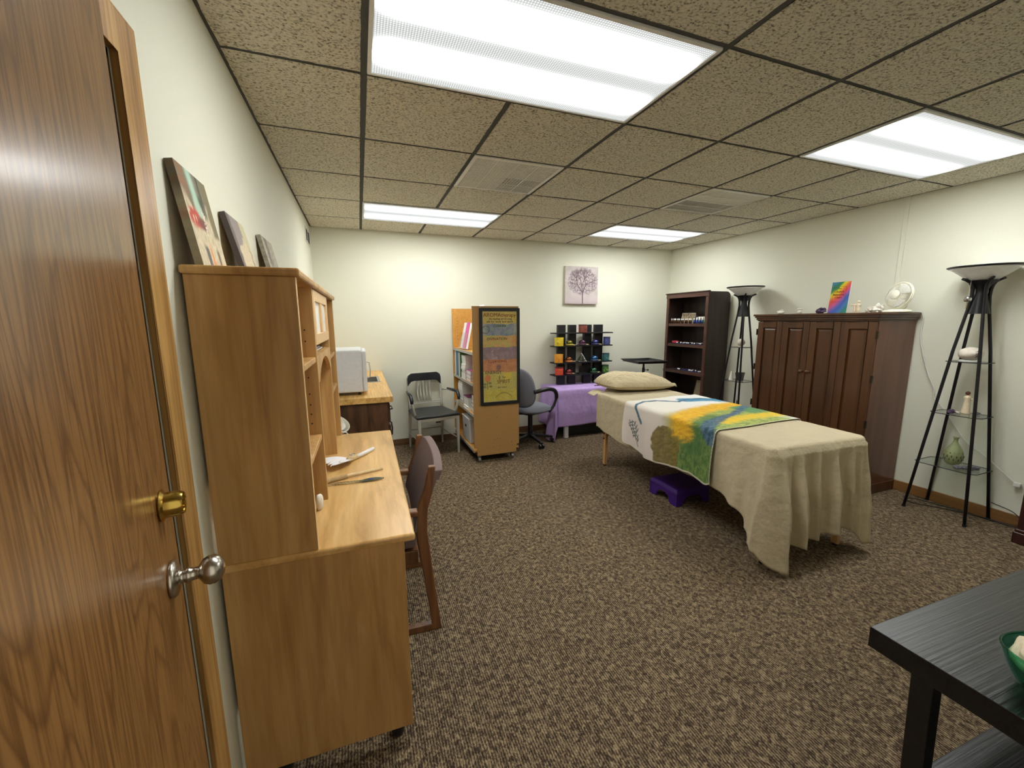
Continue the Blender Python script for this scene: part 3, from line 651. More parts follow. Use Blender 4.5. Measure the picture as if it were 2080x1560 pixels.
# white floor fan behind the desk, head tilted up
t = thing('pedestal_fan', 'white pedestal fan with upturned head between the desk end and the walnut cabinet', 'fan', (-0.29,0.94,0))
q = MB(); q.lathe([(0.13,0),(0.135,0.012),(0.11,0.025),(0.03,0.035),(0.022,0.05),(0,0.05)],(0,0,0),36); q.build('base', M['offwhite'], t, smooth=True)
q = MB(); q.cyl((0,0,0.04),(0,0,0.68),0.013,n=14); q.tube([(0,0,0.66),(0.0,-0.01,0.70),(-0.01,0.0,0.735)],0.022,12); soft(q.build('pole', M['offwhite'], t))
fc0 = Vector((-0.005,0,0.790)); fa0 = Vector((0.30,-0.28,0.90)).normalized(); fs0 = fa0.cross(Vector((0,0,1))).normalized(); fu0 = fa0.cross(fs0)
def fp0(r_, a, d): return fc0+fa0*d+fs0*(r_*cos(a))+fu0*(r_*sin(a))
q = MB(); q.lathe([(0,-0.075),(0.035,-0.07),(0.042,-0.03),(0.02,-0.02),(0,-0.02)],fc0,22,fa0); q.build('motor', M['offwhite'], t, smooth=True)
for nm, sg in (('front_grille',1),('rear_grille',-1)):
    q = MB()
    for k in range(60):
        a = 2*pi*k/60; q.tube([fp0(0.02,a,sg*0.028),fp0(0.07,a,sg*0.026),fp0(0.105,a,sg*0.017),fp0(0.122,a,0)],0.0014,4)
    for r_, d_ in ((0.05,0.027),(0.085,0.022)): q.tube([fp0(r_,2*pi*k/36,sg*d_) for k in range(36)],0.0016,4,closed=True)
    q.tube([fp0(0.124,2*pi*k/48,0) for k in range(48)],0.005,8,closed=True); q.build(nm, M['offwhite'], t, smooth=True)
q = MB(); q.lathe([(0.022,0.026),(0.022,0.032),(0,0.034)],fc0,24,fa0); q.build('centre_cap', M['white'], t, smooth=True)
for k in range(3):
    q = MB(); q.grid(lambda u,v,k=k: fp0(0.018+0.085*v, 2*pi*k/3+1.6*(u-0.5)*(0.5+0.5*v), 0.014*(0.5-u)),8,8); q.build('blade', M['frost'], t, smooth=True, solid=0.0015)
q = MB(); q.tube([(0.03,-0.16,0.772),(0.06,-0.195,0.778),(0.10,-0.20,0.772),(0.12,-0.17,0.74),(0.10,-0.12,0.60),(0.05,-0.05,0.3),(0.03,0,0.04)],0.004,8); q.build('cord', M['cord_w'], t, smooth=True)

# ------------------------------------------------------------------ desk chair (sled frame, taupe upholstery)
ch = thing('desk_chair', 'wooden sled-base chair with taupe upholstery pushed under the desk', 'chair', (0.0,0.16,0), radians(-2))
for s_, nm in ((-1,'near'),(1,'far')):
    y = s_*0.262
    # rear post, foot to top
    pts = [(0.215,0.0),(0.166,0.50),(0.172,0.60),(0.196,0.68),(0.213,0.80)]
    ins = [(0.175,0.0),(0.118,0.50),(0.130,0.62),(0.160,0.69),(0.183,0.80)]
    b = MB(); b.prism(pts+ins[::-1], 1, y-0.014, y+0.014); b.build('rear_post', M['chairwood'], ch, bevel=0.004)
    b = MB(); b.prism([(0.18,0.0),(-0.34,0.0),(-0.34,0.035),(0.178,0.035)],1,y-0.014,y+0.014); b.build('sled_runner', M['chairwood'], ch, bevel=0.004)
    b = MB(); b.prism([(-0.34,0.035),(-0.30,0.035),(-0.255,0.60),(-0.295,0.60)],1,y-0.014,y+0.014); b.build('front_post', M['chairwood'], ch, bevel=0.004)
    b = MB(); b.prism([(-0.30,0.600),(0.128,0.578),(0.130,0.605),(-0.31,0.625)],1,y-0.024,y+0.020); b.build('armrest', M['chairwood'], ch, bevel=0.006)
b = MB(); b.box(-0.25,0.125,-0.247,0.247,0.335,0.40); b.build('seat_frame', M['chairwood'], ch, bevel=0.004)
b = MB(); b.box(-0.29,0.12,-0.243,0.243,0.402,0.475); soft(b.build('seat_cushion', M['brownfab'], ch, bevel=0.025, segs=4))
def cb(u, v, off):
    y = (u-0.5)*0.55; z = 0.50+0.31*v; cv = 0.016*(1-(2*u-1)**2)
    x = 0.128+0.10*((z-0.5)/0.31)**1.2
    tp = 0.03*(2*u-1)**6 if v > 0.8 else 0
    return (x+cv+off+0.008*sin(pi*u)*sin(pi*v)*(1 if off > 0 else -1), y, z-tp)
b = MB(); b.grid(lambda u,v: cb(u,v,0.016), 20, 14); b.grid(lambda u,v: cb(u,v,-0.022), 20, 14)
b.grid(lambda u,v: tuple(Vector(cb(u,1,0.016)).lerp(Vector(cb(u,1,-0.022)),v)), 20, 3); b.grid(lambda u,v: tuple(Vector(cb(u,0,0.016)).lerp(Vector(cb(u,0,-0.022)),v)), 20, 3)
b.grid(lambda u,v: tuple(Vector(cb(0,v,0.016)).lerp(Vector(cb(0,v,-0.022)),u)), 3, 14); b.grid(lambda u,v: tuple(Vector(cb(1,v,0.016)).lerp(Vector(cb(1,v,-0.022)),u)), 3, 14)
soft(b.build('backrest', M['brownfab'], ch, bevel=0.006, segs=3), 50)

# ------------------------------------------------------------------ base cabinet, worktop, sink, towel warmer
CY = 1.19
cab = thing('base_cabinet', 'dark walnut base cabinet under the butcher-block worktop in the corner', 'cabinet', (XL, CY+0.02, 0))
b = MB(); b.box(0.002,0.575,0,1.70,0.10,0.845); b.build('body', M['walnut'], cab, bevel=0.002)
b = MB(); b.box(0.002,0.50,0.02,1.70,0,0.10); b.build('toe_kick', M['black'], cab)
for k in range(4):
    y0 = 0.03+k*0.42
    b = MB(); b.box(0.576,0.594,y0,y0+0.39,0.69,0.83); d = b.build('drawer', M['walnut'], cab, bevel=0.004)
    b = MB(); b.tube([(0.594,y0+0.13,0.76),(0.618,y0+0.14,0.762),(0.618,y0+0.25,0.762),(0.594,y0+0.26,0.76)],0.005,8); b.build('handle', M['bronze'], d, smooth=True)
    b = MB(); b.box(0.576,0.594,y0,y0+0.39,0.115,0.67); d = b.build('door', M['walnut'], cab, bevel=0.004)
    b = MB(); b.box(0.594,0.598,y0+0.045,y0+0.345,0.165,0.62); b.build('raised_panel', M['walnut'], d, bevel=0.003)
    b = MB(); b.tube([(0.598,y0+0.32,0.50),(0.618,y0+0.32,0.51),(0.622,y0+0.32,0.56),(0.618,y0+0.32,0.61),(0.598,y0+0.32,0.62)],0.006,8); b.build('handle', M['bronze'], d, smooth=True)
wt = thing('worktop', 'butcher-block laminate worktop with small sink on the walnut cabinet', 'countertop', (XL, CY, 0.852))
SX0, SX1, SY0, SY1 = 0.22, 0.555, 0.80, 1.18
b = MB(); b.box(0.001,SX0,0,1.725,0,0.04); b.box(SX1,0.615,0,1.725,0,0.04); b.box(SX0,SX1,0,SY0,0,0.04); b.box(SX0,SX1,SY1,1.725,0,0.04)
b.build('slab', M['counter'], wt)
b = MB(); b.box(SX0-0.012,SX1+0.012,SY0-0.012,SY0+0.012,0.036,0.043); b.box(SX0-0.012,SX1+0.012,SY1-0.012,SY1+0.012,0.036,0.043); b.box(SX0-0.012,SX0+0.012,SY0,SY1,0.036,0.043); b.box(SX1-0.012,SX1+0.012,SY0,SY1,0.036,0.043)
b.box(SX0,SX0+0.004,SY0,SY1,-0.12,0.04); b.box(SX1-0.004,SX1,SY0,SY1,-0.12,0.04); b.box(SX0,SX1,SY0,SY0+0.004,-0.12,0.04); b.box(SX0,SX1,SY1-0.004,SY1,-0.12,0.04); b.box(SX0,SX1,SY0,SY1,-0.124,-0.12)
sk = b.build('sink', M['greysteel'], wt, bevel=0.002); sk['label'] = 'stainless steel sink basin'
tw = thing('towel_warmer', 'white towel warmer cabinet on the worktop beside the sink', 'towel warmer', (-0.40, 1.33, 0.893))
b = MB(); b.box(0,0.325,0,0.42,0.022,0.335); b.build('body', M['enamel'], tw, bevel=0.012, segs=4)
b = MB(); b.box(0.327,0.357,0.004,0.416,0.024,0.325); dr_ = b.build('door', M['enamel'], tw, bevel=0.008, segs=3)
b = MB(); b.tube([(0.357,0.06,0.24),(0.378,0.06,0.235),(0.382,0.06,0.18),(0.378,0.06,0.125),(0.357,0.06,0.12)],0.004,8); b.build('handle', M['chrome'], dr_, smooth=True)
for x in (0.03,0.30):
    for y in (0.03,0.39):
        b = MB(); b.cyl((x,y,0.0),(x,y,0.022),0.012,n=12); b.build('foot', M['blackplastic'], tw)
b = MB(); b.box(0.27,0.352,0.02,0.4,0.0225,0.04); b.build('drip_lip', M['enamel'], tw, bevel=0.003)

# ------------------------------------------------------------------ brushed steel armchair with black vinyl
sc = thing('steel_armchair', 'brushed metal slat-back armchair with black vinyl seat by the far wall', 'chair', (0.625,2.60,0), radians(9))
FW, FD, BW = 0.215, -0.235, 0.190   # half widths, front at -y
def tb(name, pts, r, m='alu', n=12): b = MB(); b.tube(pts, r, n); return b.build(name, M[m], sc, smooth=True)
for s_ in (-1,1):
    b = MB(); b.bar((s_*FW,FD,0.0),(s_*(FW-0.002),FD+0.012,0.415),0.020,0.020,(0,1,0),0.036,0.034); b.build('front_leg', M['alu'], sc, bevel=0.004)
    b = MB(); b.bar((s_*(BW+0.005),0.235,0.0),(s_*BW,0.205,0.415),0.020,0.020,(0,1,0),0.034,0.034); b.build('rear_leg', M['alu'], sc, bevel=0.004)
    # arm: from the back post forward, down to the seat
    ap = [(s_*(BW+0.015),0.215,0.645),(s_*(BW+0.045),0.12,0.655),(s_*(FW+0.045),-0.05,0.655),(s_*(FW+0.048),-0.115,0.645),(s_*(FW+0.047),-0.145,0.61),(s_*(FW+0.040),-0.150,0.55),(s_*(FW+0.018),-0.135,0.47),(s_*(FW+0.002),-0.125,0.415)]
    b = MB(); b.tube(ap, [0.010,0.010,0.010,0.011,0.012,0.013,0.014,0.014], 12); ar = b.build('arm', M['alu'], sc, smooth=True)
    b = MB(); b.tube([Vector(p)+Vector((0,0,0.012)) for p in ap[1:3]]+[Vector(ap[3])+Vector((0,-0.004,0.012)),Vector(ap[4])+Vector((0,-0.012,0.004)),Vector(ap[4])+Vector((0,-0.014,-0.03))],[0.011,0.018,0.019,0.019,0.016],14); b.build('arm_pad', M['vinyl'], ar, smooth=True)
    # side stretcher
    tb('stretcher', [(s_*(FW-0.001),FD+0.01,0.17),(s_*(BW+0.003),0.222,0.17)], 0.0075)
tb('stretcher', [(-BW-0.003,0.222,0.20),(BW+0.003,0.222,0.20)], 0.0085)
b = MB(); b.box(-FW,FW,FD,FD+0.028,0.385,0.42); b.box(-BW,BW,0.19,0.215,0.385,0.42)
for s_ in (-1,1): b.bar((s_*(FW-0.012),FD+0.01,0.402),(s_*(BW-0.010),0.20,0.402),0.022,0.035)
b.build('seat_frame', M['alu'], sc, bevel=0.005)
b = MB(); b.box(-0.035,0.02,FD-0.002,FD+0.004,0.366,0.378); b.build('maker_plate', M['bronze'], sc)
b = MB()
def seatf(u, v, top):
    x = (u-0.5)*2; y = FD-0.018+(0.225-FD)*v; hw = 0.245-0.035*v; rr = 0.03
    ex = abs(x)**6*0.012; z = 0.455-ex-0.008*exp(-((x)/0.5)**2)*(1-v) if top else 0.423
    return (x*hw, y+ (0.012*abs(x)**8 if v < 0.1 else 0), z)
b.grid(lambda u,v: seatf(u,v,True), 24, 16); b.grid(lambda u,v: seatf(u,v,False), 24, 16)
for e in (0,1):
    b.grid(lambda u,v,e=e: tuple(Vector(seatf(u,e,True)).lerp(Vector(seatf(u,e,False)),v)), 24, 3)
    b.grid(lambda u,v,e=e: tuple(Vector(seatf(e,u,True)).lerp(Vector(seatf(e,u,False)),v)), 16, 3)
soft(b.build('seat_cushion', M['vinyl'], sc, bevel=0.014, segs=4), 60)
# back frame: a hoop of flat tube
def yb_(z): return 0.205+0.05*((z-0.42)/0.43)
hoop = []
for z in (0.42,0.50,0.60,0.70,0.76): hoop.append((-BW,yb_(z),z))
for k in range(1,7):
    a = pi-k*pi/14; hoop.append((-BW+0.06+0.06*cos(a), yb_(0.785+0.06*sin(a)), 0.785+0.06*sin(a)))
hoop += [(-x,y,z) for x,y,z in hoop[::-1]]
tb('back_frame', hoop, 0.014)
for k in range(5):
    x = -0.078+k*0.036
    tb('back_slat', [(x,yb_(0.52),0.52),(x,yb_(0.6)+0.022,0.60),(x,yb_(0.7)+0.026,0.69),(x,yb_(0.765),0.765)], 0.0095)
b = MB()
for z in (0.502,0.520): b.bar((-BW,yb_(z),z),(BW,yb_(z),z),0.012,0.013)
b.build('back_rail', M['alu'], sc, bevel=0.003)
pad = [( -0.196,0.70),(-0.197,0.79),(-0.185,0.83),(-0.15,0.853),(0.15,0.853),(0.185,0.83),(0.197,0.79),(0.196,0.70),(0.172,0.735),(0.15,0.757),(0.11,0.764),(-0.11,0.764),(-0.15,0.757),(-0.172,0.735)]
b = MB(); b.prism(pad, 1, -0.022, 0.018); 
o = b.build('back_pad', M['vinyl'], sc, bevel=0.008, segs=3); o.location = (0, 0.244, 0.0); 

# ------------------------------------------------------------------ rolling double-sided book cart with framed poster
CX0, CX1, CYN, CYF = 0.945, 1.425, 1.985, 2.895
cart = thing('book_cart', 'rolling fibreboard display cart full of books, end panel with framed poster', 'display cart', ((CX0+CX1)/2, CYN, 0))
ox, oy = (CX0+CX1)/2, CYN; hw = (CX1-CX0)/2
pn = [(-hw,0.16),(-hw,1.575),(hw,1.575),(hw,0.16),(hw-0.03,0.16),(hw-0.03,0.075),(-hw+0.03,0.075),(-hw+0.03,0.16)]
b = MB(); b.prism(pn,1,0,0.018); o = b.build('end_panel', M['cart'], cart, bevel=0.001)
b = MB(); 
for (x,z) in ((0.0,0.46),(-0.03,0.235),(0.0,0.237),(0.03,0.24),(0.03,0.155),(-0.04,0.152),(0.16,0.185),(0.165,0.15),(-0.19,0.12)): b.cyl((x,-0.0005,z),(x,0.001,z),0.0035,n=10)
b.build('screw_hole', M['ink'], cart)
L_ = CYF-CYN
b = MB(); b.prism(pn,1,L_-0.018,L_); o = b.build('end_panel', M['cart_in'], cart, bevel=0.001)
b = MB()
for k in range(8): b.cyl((-hw+0.06,L_-0.0185,1.47-k*0.035),(-hw+0.06,L_-0.0175,1.47-k*0.035),0.004,n=8)
b.build('peg_holes', M['ink'], cart)
for z, nm in ((1.125,'maple'),(0.815,'g'),(0.50,'g'),(0.13,'m')):
    b = MB(); b.box(-hw+0.003,hw-0.003,0.019,L_-0.019,z-0.018,z); sh = b.build('shelf', M['cart_in'], cart)
    b = MB(); b.box(-hw-0.002,-hw+0.002,0.019,L_-0.019,z-0.024,z+0.004); b.build('shelf_lip', M['shelfedge'], sh); b = MB(); b.box(hw-0.002,hw+0.002,0.019,L_-0.019,z-0.024,z+0.004); b.build('shelf_lip', M['shelfedge'], sh)
b = MB(); b.box(-0.008,0.008,0.019,L_-0.019,0.14,1.10); b.build('centre_board', M['cart_in'], cart)
b = MB(); b.prism([(-0.006,1.126),(0.006,1.126),(0.006,1.55),(-0.006,1.55)],1,0.019,L_-0.019); b.build('display_back', M['cart_edge'], cart)
b = MB(); b.box(-hw+0.035,hw-0.035,0.02,L_-0.02,0.065,0.11); b.build('base_frame', M['black'], cart)
for x in (-hw+0.06,hw-0.06):
    for y in (0.05,L_-0.05):
        b = MB(); b.box(x-0.016,x+0.016,y-0.016,y+0.016,0.05,0.066); b.cyl((x-0.012,y,0.025),(x+0.012,y,0.025),0.0245,n=20); soft(b.build('caster', M['greysteel'], cart))
# framed poster
ps = thing('framed_poster', 'narrow black-framed hand-painted rainbow aromatherapy poster on the cart end', 'framed poster', (0,0,0))
PX0, PX1, PZ0, PZ1, PY = 1.013, 1.440-0.01, 0.598, 1.556, CYN-0.001
fwid = 0.03
b = MB(); b.box(PX0,PX0+fwid,PY-0.022,PY,PZ0,PZ1); b.box(PX1-fwid,PX1,PY-0.022,PY,PZ0,PZ1); b.box(PX0+fwid,PX1-fwid,PY-0.022,PY,PZ0,PZ0+fwid); b.box(PX0+fwid,PX1-fwid,PY-0.022,PY,PZ1-fwid,PZ1)
b.build('frame', M['black'], ps, bevel=0.003)
def poster(u, v):
    n = nz(u*8, v*20, 11); n2 = nz(u*40, v*90, 12); n3 = nz(u*9, v*28, 13)
    yl = L3(210,188,110); c = yl; w_ = 0.012*nz(u*5, 3, 2)
    vv = v+w_
    if vv > 0.862: c = mix(yl, L3(222,196,96), 0.5+n)
    elif vv > 0.735:
        c = mix(L3(88,124,168), L3(140,150,180), 0.5+n*1.4); c = mix(c, L3(176,172,176), sm(0.16,0.04,min(u,1-u)))
        c = mix(c, L3(120,160,160), sm(0.1,0.3,n3))
        d = abs(sqrt((u-0.10)**2*1.3+(v-0.80)**2*9)-0.12); c = mix(c, L3(70,84,90), sm(0.018,0.004,d)*(u > 0.02)*(v > 0.755))
    elif vv > 0.61:
        c = mix(L3(206,180,110), L3(222,160,104), 0.5+n*1.5); c = mix(c, L3(190,184,96), sm(0.05,0.3,n3))
        c = mix(c, L3(216,140,84), sm(0.75,0.95,u)*0.6)
    elif vv > 0.475:
        c = mix(L3(122,100,134), L3(150,122,146), 0.5+n*1.6); c = mix(c, L3(172,150,168), sm(0.15,0.3,n3)*sm(0.2,0.3,u)*sm(0.5,0.4,u))
    elif vv > 0.345-0.02*u:
        c = mix(L3(196,116,84), L3(214,136,100), 0.5+n*1.6); c = mix(c, L3(126,70,90), sm(0.09,0.05,sqrt((u-0.46)**2+((v-0.385)*2.2)**2)))
    elif vv > 0.135:
        c = mix(L3(196,186,104), L3(206,190,90), 0.5+n); c = mix(c, L3(228,204,60), sm(0.14,0.10,sqrt((u-0.72)**2+((v-0.300)*2)**2)))
        c = mix(c, L3(222,120,70), sm(0.10,0.07,sqrt((u-0.14)**2+((v-0.268)*2)**2)))
        for dx_, dz_ in ((0.06,0.205),(0.20,0.215),(0.05,0.175),(0.22,0.178)):
            c = mix(c, L3(104,116,60), sm(0.06,0.035,sqrt((u-dx_)**2+((v-dz_)*4)**2)))
        c = mix(c, L3(104,110,60), sm(0.012,0.006,abs(u-0.13))*(0.15 < v < 0.235))
        c = mix(c, L3(130,120,50), sm(0.045,0.03,sqrt((u-0.48)**2*3+((v-0.27)*1.6)**2)))
    else:
        c = mix(L3(208,186,60), L3(216,200,84), 0.5+n*1.6); c = mix(c, L3(140,128,40), sm(0.012,0.004,abs((v-0.045)-0.055*(1-((u-0.6)/0.25)**2)))*(0.35 < u < 0.85)*0.8)
    if min(u,1-u) < 0.02 or v < 0.008 or v > 0.992: c = L3(206,196,170)
    c = mix(c, L3(206,184,128), 0.22)
    return mix(c, tuple(x*0.8 for x in c), sm(0.1,0.35,n2))
NX, NZ = 90, 220
b = MB(); b.grid(lambda u,v: (PX0+fwid-0.003+(PX1-PX0-2*fwid+0.006)*u, PY-0.010, PZ0+fwid-0.003+(PZ1-PZ0-2*fwid+0.006)*v), NX, NZ)
sheet_ = b.build('poster_sheet', M['canvas'], ps, recalc=False, colors=[poster(i/(NX-1), j/(NZ-1)) for j in range(NZ) for i in range(NX)])
RX = Matrix.Rotation(pi/2,4,'X')
def ptext(s, u, v, size, m='ink', al='CENTER', sx=1.0):
    x = PX0+fwid+(PX1-PX0-2*fwid)*u; z = PZ0+fwid+(PZ1-PZ0-2*fwid)*v
    text(s, size, Matrix.Translation((x,PY-0.0115,z)) @ RX, M[m], sheet_, align=al, sx=sx)
ptext('AROMAtherapy', 0.5, 0.958, 0.052, 'inkred', sx=0.98)
ptext('the healing art of using', 0.52, 0.918, 0.026); ptext('oils for body and spirit', 0.5, 0.888, 0.030)
ptext('CHAKRA', 0.5, 0.840, 0.032); ptext('DIVINATION', 0.42, 0.700, 0.036); ptext('CLEANSING', 0.42, 0.452, 0.036, 'inkred')
ptext('ENERGY', 0.30, 0.330, 0.046); ptext('for', 0.62, 0.272, 0.03, 'ink'); ptext('SPIRIT', 0.60, 0.222, 0.052, 'inkred')
ptext('the mind', 0.55, 0.160, 0.026)

# books and boxes on the cart shelves (open side faces -x)
cx = CX0
def book(name, label, x0, x1, y0, y1, z0, z1, m, cat='book', group=None, par=None, pages=True, rz=0):
    t = thing(name, label, cat, ((x0+x1)/2,(y0+y1)/2,z0), rz, group)
    a, c, h = (x1-x0)/2, (y1-y0)/2, z1-z0
    q = MB(); q.box(-a,a,-c,c,0,0.0015 if h < 0.08 else h*0.0+0.0015); q.box(-a,a,-c,c,h-0.0015,h); q.box(a-0.002,a,-c,c,0.0015,h-0.0015); q.build('cover', M[m], t)
    q = MB(); q.box(-a+0.002,a-0.002,-c+0.002,c-0.002,0.0015,h-0.0015); q.build('pages', M['paper'], t)
    return t
random.seed(3)
cols = ['paper','paper','offwhite','paper','white']
ncol = [colr('cover_teal',96,134,148), colr('cover_green',70,106,70), colr('cover_magenta',190,70,150), colr('cover_blue',92,130,170), colr('cover_plum',110,40,90), colr('cover_charcoal',50,44,48), colr('cover_pink',208,80,160)]
# second shelf: thin upright books at the far end, then stacks
for k, (mname, hh, lab) in enumerate([('paper',0.285,'pale striped folder, farthest upright on the second shelf of the cart'),('cover_blue',0.290,'blue-grey book upright beside the far folder on the cart'),('cover_teal',0.300,'teal book upright on the cart second shelf'),('paper',0.270,'white book upright right of the teal one on the cart'),('cover_green',0.275,'dark green leafy-covered book upright beside the white stacks on the cart')]):
    t = thing('upright_book', lab, 'book', (cx+0.10,2.80-k*0.062,0.8155))
    q = MB(); q.box(-0.095,0.10,-0.010,-0.008,0,hh); q.box(-0.095,0.10,0.008,0.010,0,hh); q.box(-0.097,-0.095,-0.010,0.010,0,hh); q.build('cover', M[mname], t)
    q = MB(); q.box(-0.094,0.097,-0.008,0.008,0.003,hh-0.003); q.build('pages', M['paper'], t)
def stack(x0, x1, y0, y1, z, hs, ms, where, group):
    for k, (h, m_) in enumerate(zip(hs, ms)):
        dx = random.uniform(-0.006,0.006); dy = random.uniform(-0.004,0.004)
        pos = 'bottom' if k == 0 else 'topmost' if k == len(hs)-1 else ['second','third','fourth','fifth','sixth','seventh','eighth','ninth'][k-1]
        book('stacked_book', '%s %s book in the %s' % (pos, {'paper':'white','offwhite':'off-white','white':'white','cover_plum':'plum','cover_charcoal':'charcoal','cover_magenta':'magenta'}[m_], where), x0+dx, x1+dx, y0+dy, y1+dy, z, z+h-0.0004, m_, 'book', group)
        z += h
stack(cx+0.012,cx+0.20,2.36,2.53,0.8155,[0.045,0.022,0.03,0.028,0.03,0.034,0.03,0.03],['paper','offwhite','cover_charcoal','paper','white','paper','offwhite','paper'],'tall stack, cart second shelf','books stacked on the cart second shelf')
stack(cx+0.012,cx+0.20,2.15,2.32,0.8155,[0.03,0.04,0.04],['cover_magenta','cover_plum','cover_magenta'],'short purple stack of the cart','purple books on the cart')
stack(cx+0.012,cx+0.20,2.52,2.72,0.5005,[0.034,0.034,0.03,0.034,0.034,0.034,0.03,0.03],['paper','white','paper','offwhite','paper','white','paper','paper'],'far stack, cart third shelf','books stacked far on the cart third shelf')
stack(cx+0.012,cx+0.20,2.26,2.46,0.5005,[0.03,0.032,0.03,0.034,0.006],['paper','white','paper','offwhite','cover_plum'],'near stack, cart third shelf','books stacked near on the cart third shelf')
stack(cx+0.03,cx+0.20,2.04,2.20,0.5005,[0.05,0.04,0.04,0.05],['cover_charcoal','cover_charcoal','cover_charcoal','cover_charcoal'],'dark stack by the end panel','dark books on the cart')
# bottom shelf: white tub and blue bag
t = thing('storage_tub', 'white plastic storage tub on the bottom shelf of the cart', 'tub', (cx+0.11,2.39,0.1305))
q = MB(); q.hexa([(-0.09,-0.15,0),(0.09,-0.15,0),(0.09,0.15,0),(-0.09,0.15,0)],[(-0.10,-0.16,0.27),(0.10,-0.16,0.27),(0.10,0.16,0.27),(-0.10,0.16,0.27)]); q.build('tub_body', M['enamel'], t, bevel=0.012, segs=3)
q = MB(); q.box(-0.104,0.104,-0.164,0.164,0.262,0.274); q.build('rim', M['white'], t, bevel=0.004)
q = MB(); q.box(-0.1015,-0.096,-0.02,0.02,0.16,0.185); q.build('hand_slot', M['ventdark'], t)
q = MB(); q.blob((cx+0.11,2.40,0.438),(0.075,0.11,0.033),5,0.15); tag(q.build('blue_pouch', colr('pouch_blue',74,116,150,0.8), smooth=True), 'blue cloth pouch on top of the white storage tub', 'pouch')
# display slope: acrylic brochure holders
t = thing('brochure_holder', 'clear acrylic holder of pink and white leaflets on the cart top slope', 'brochure holder', (cx+0.02,2.55,1.1255))
q = MB(); q.M = Matrix.Rotation(radians(12),4,'Y'); q.box(0.0,0.002,-0.16,0.16,0.0145,0.185)
q.build('holder_front', M['acrylic'], t); q = MB(); q.M = Matrix.Rotation(radians(12),4,'Y'); q.box(0.0,0.05,-0.16,0.16,0.0115,0.0140)
q.build('holder_base', M['white'], t)
def leaflet(y0, y1, z1, x, m_, lab, name='leaflet'):
    q = MB(); q.M = Matrix.Translation((cx+0.02,2.55,1.1255)) @ Matrix.Rotation(radians(12),4,'Y'); q.box(x,x+0.004,y0,y1,0.018,z1); o = q.build(name, M[m_]); return tag(o, lab, 'leaflet')
leaflet(0.05,0.15,0.30,0.020,'paper','white leaflet at the left of the acrylic brochure holder'); leaflet(-0.07,0.045,0.305,0.024,'cover_pink','pink leaflet in the middle of the acrylic brochure holder'); leaflet(-0.155,-0.075,0.30,0.030,'paper','white printed leaflet right of the pink one on the cart')
t = thing('leaning_catalogue', 'white catalogue leaning high against the cart end panel', 'catalogue', (cx+0.06,2.08,1.1265))
q = MB(); q.M = Matrix.Rotation(radians(9),4,'Y'); q.box(0,0.006,-0.06,0.10,0.012,0.47); q.build('cover', M['paper'], t)
q = MB(); q.M = Matrix.Rotation(radians(9),4,'Y')
for k in range(9): q.box(-0.0008,0.0,-0.045,0.02+0.05*((k*7)%3)/3,0.06+k*0.04,0.075+k*0.04)
q.build('print', M['ventdark'], t)
t = thing('black_pouch', 'small black rounded case standing on top of the cart display', 'case', (cx+0.19,2.37,1.1265))
q = MB(); q.box(-0.04,-0.005,-0.05,0.05,0.0,0.42); q.build('case_body', M['black'], t, bevel=0.015, segs=4)

# ------------------------------------------------------------------ grey office chair
oc = thing('office_chair', 'grey-blue fabric office chair with looped black armrests behind the cart', 'office chair', (1.745,2.44,0), radians(30))
q = MB(); q.cyl((0,0,0.10),(0,0,0.36),0.028,n=20); q.cyl((0,0,0.07),(0,0,0.12),0.045,n=20); soft(q.build('gas_stem', M['blackplastic'], oc))
for k in range(5):
    a = radians(-42+72*k); d = Vector((cos(a),sin(a),0))
    q = MB(); q.bar(Vector((0,0,0.10)), d*0.27+Vector((0,0,0.066)),0.05,0.04,(0,0,1),0.032,0.022); lg = q.build('base_arm', M['blackplastic'], oc, bevel=0.006)
    q = MB(); p = d*0.265; s_ = Vector((-d.y,d.x,0)); q.cyl(p+s_*0.011+Vector((0,0,0.026)),p+s_*0.026+Vector((0,0,0.026)),0.0255,n=18); q.cyl(p-s_*0.026+Vector((0,0,0.026)),p-s_*0.011+Vector((0,0,0.026)),0.0255,n=18); q.cyl(p+Vector((0,0,0.03)),p+Vector((0,0,0.056)),0.010,n=10)
    soft(q.build('caster', M['blackplastic'], lg))
q = MB(); q.box(-0.12,0.12,-0.10,0.10,0.36,0.385); q.bar((0.05,0.08,0.35),(0.17,0.20,0.34),0.012,0.02); q.build('mechanism', M['black'], oc, bevel=0.004)
q = MB()
def sf(u, v, top):
    a = 2*pi*u; ex = 2.6; r_ = (1-v); cx_, cy_ = cos(a), sin(a)
    k = (abs(cx_)**ex+abs(cy_)**ex)**(-1/ex); x = 0.245*cx_*k*r_; y = 0.25*cy_*k*r_
    h_ = 0.060*(1-r_**4); fr = -0.022*max(0,x/0.245)**3
    return (x, y, 0.425+fr+(h_ if top else -h_*0.9))
q.grid(lambda u,v: sf(u,v,True), 40, 12, closeu=True); q.grid(lambda u,v: sf(u,v,False), 40, 12, closeu=True)
q.build('seat', M['greyfab'], oc, smooth=True)
q = MB()
def bf(u, v, side):
    a = 2*pi*u; r_ = (1-v); k = (abs(cos(a))**3+abs(sin(a))**3)**(-1/3); y = 0.215*cos(a)*k*r_; z = 0.225*sin(a)*k*r_
    y *= (1.0-0.12*max(0,z/0.225)) ; h_ = 0.032*(1-r_**4)
    return (-0.235+0.10*(y/0.215)**2*0.5-0.18*(z/0.5)*0.35+(h_ if side else -h_), y, 0.69+z)
q.grid(lambda u,v: bf(u,v,True), 40, 12, closeu=True); q.grid(lambda u,v: bf(u,v,False), 40, 12, closeu=True)
q.build('backrest', M['greyfab'], oc, smooth=True)
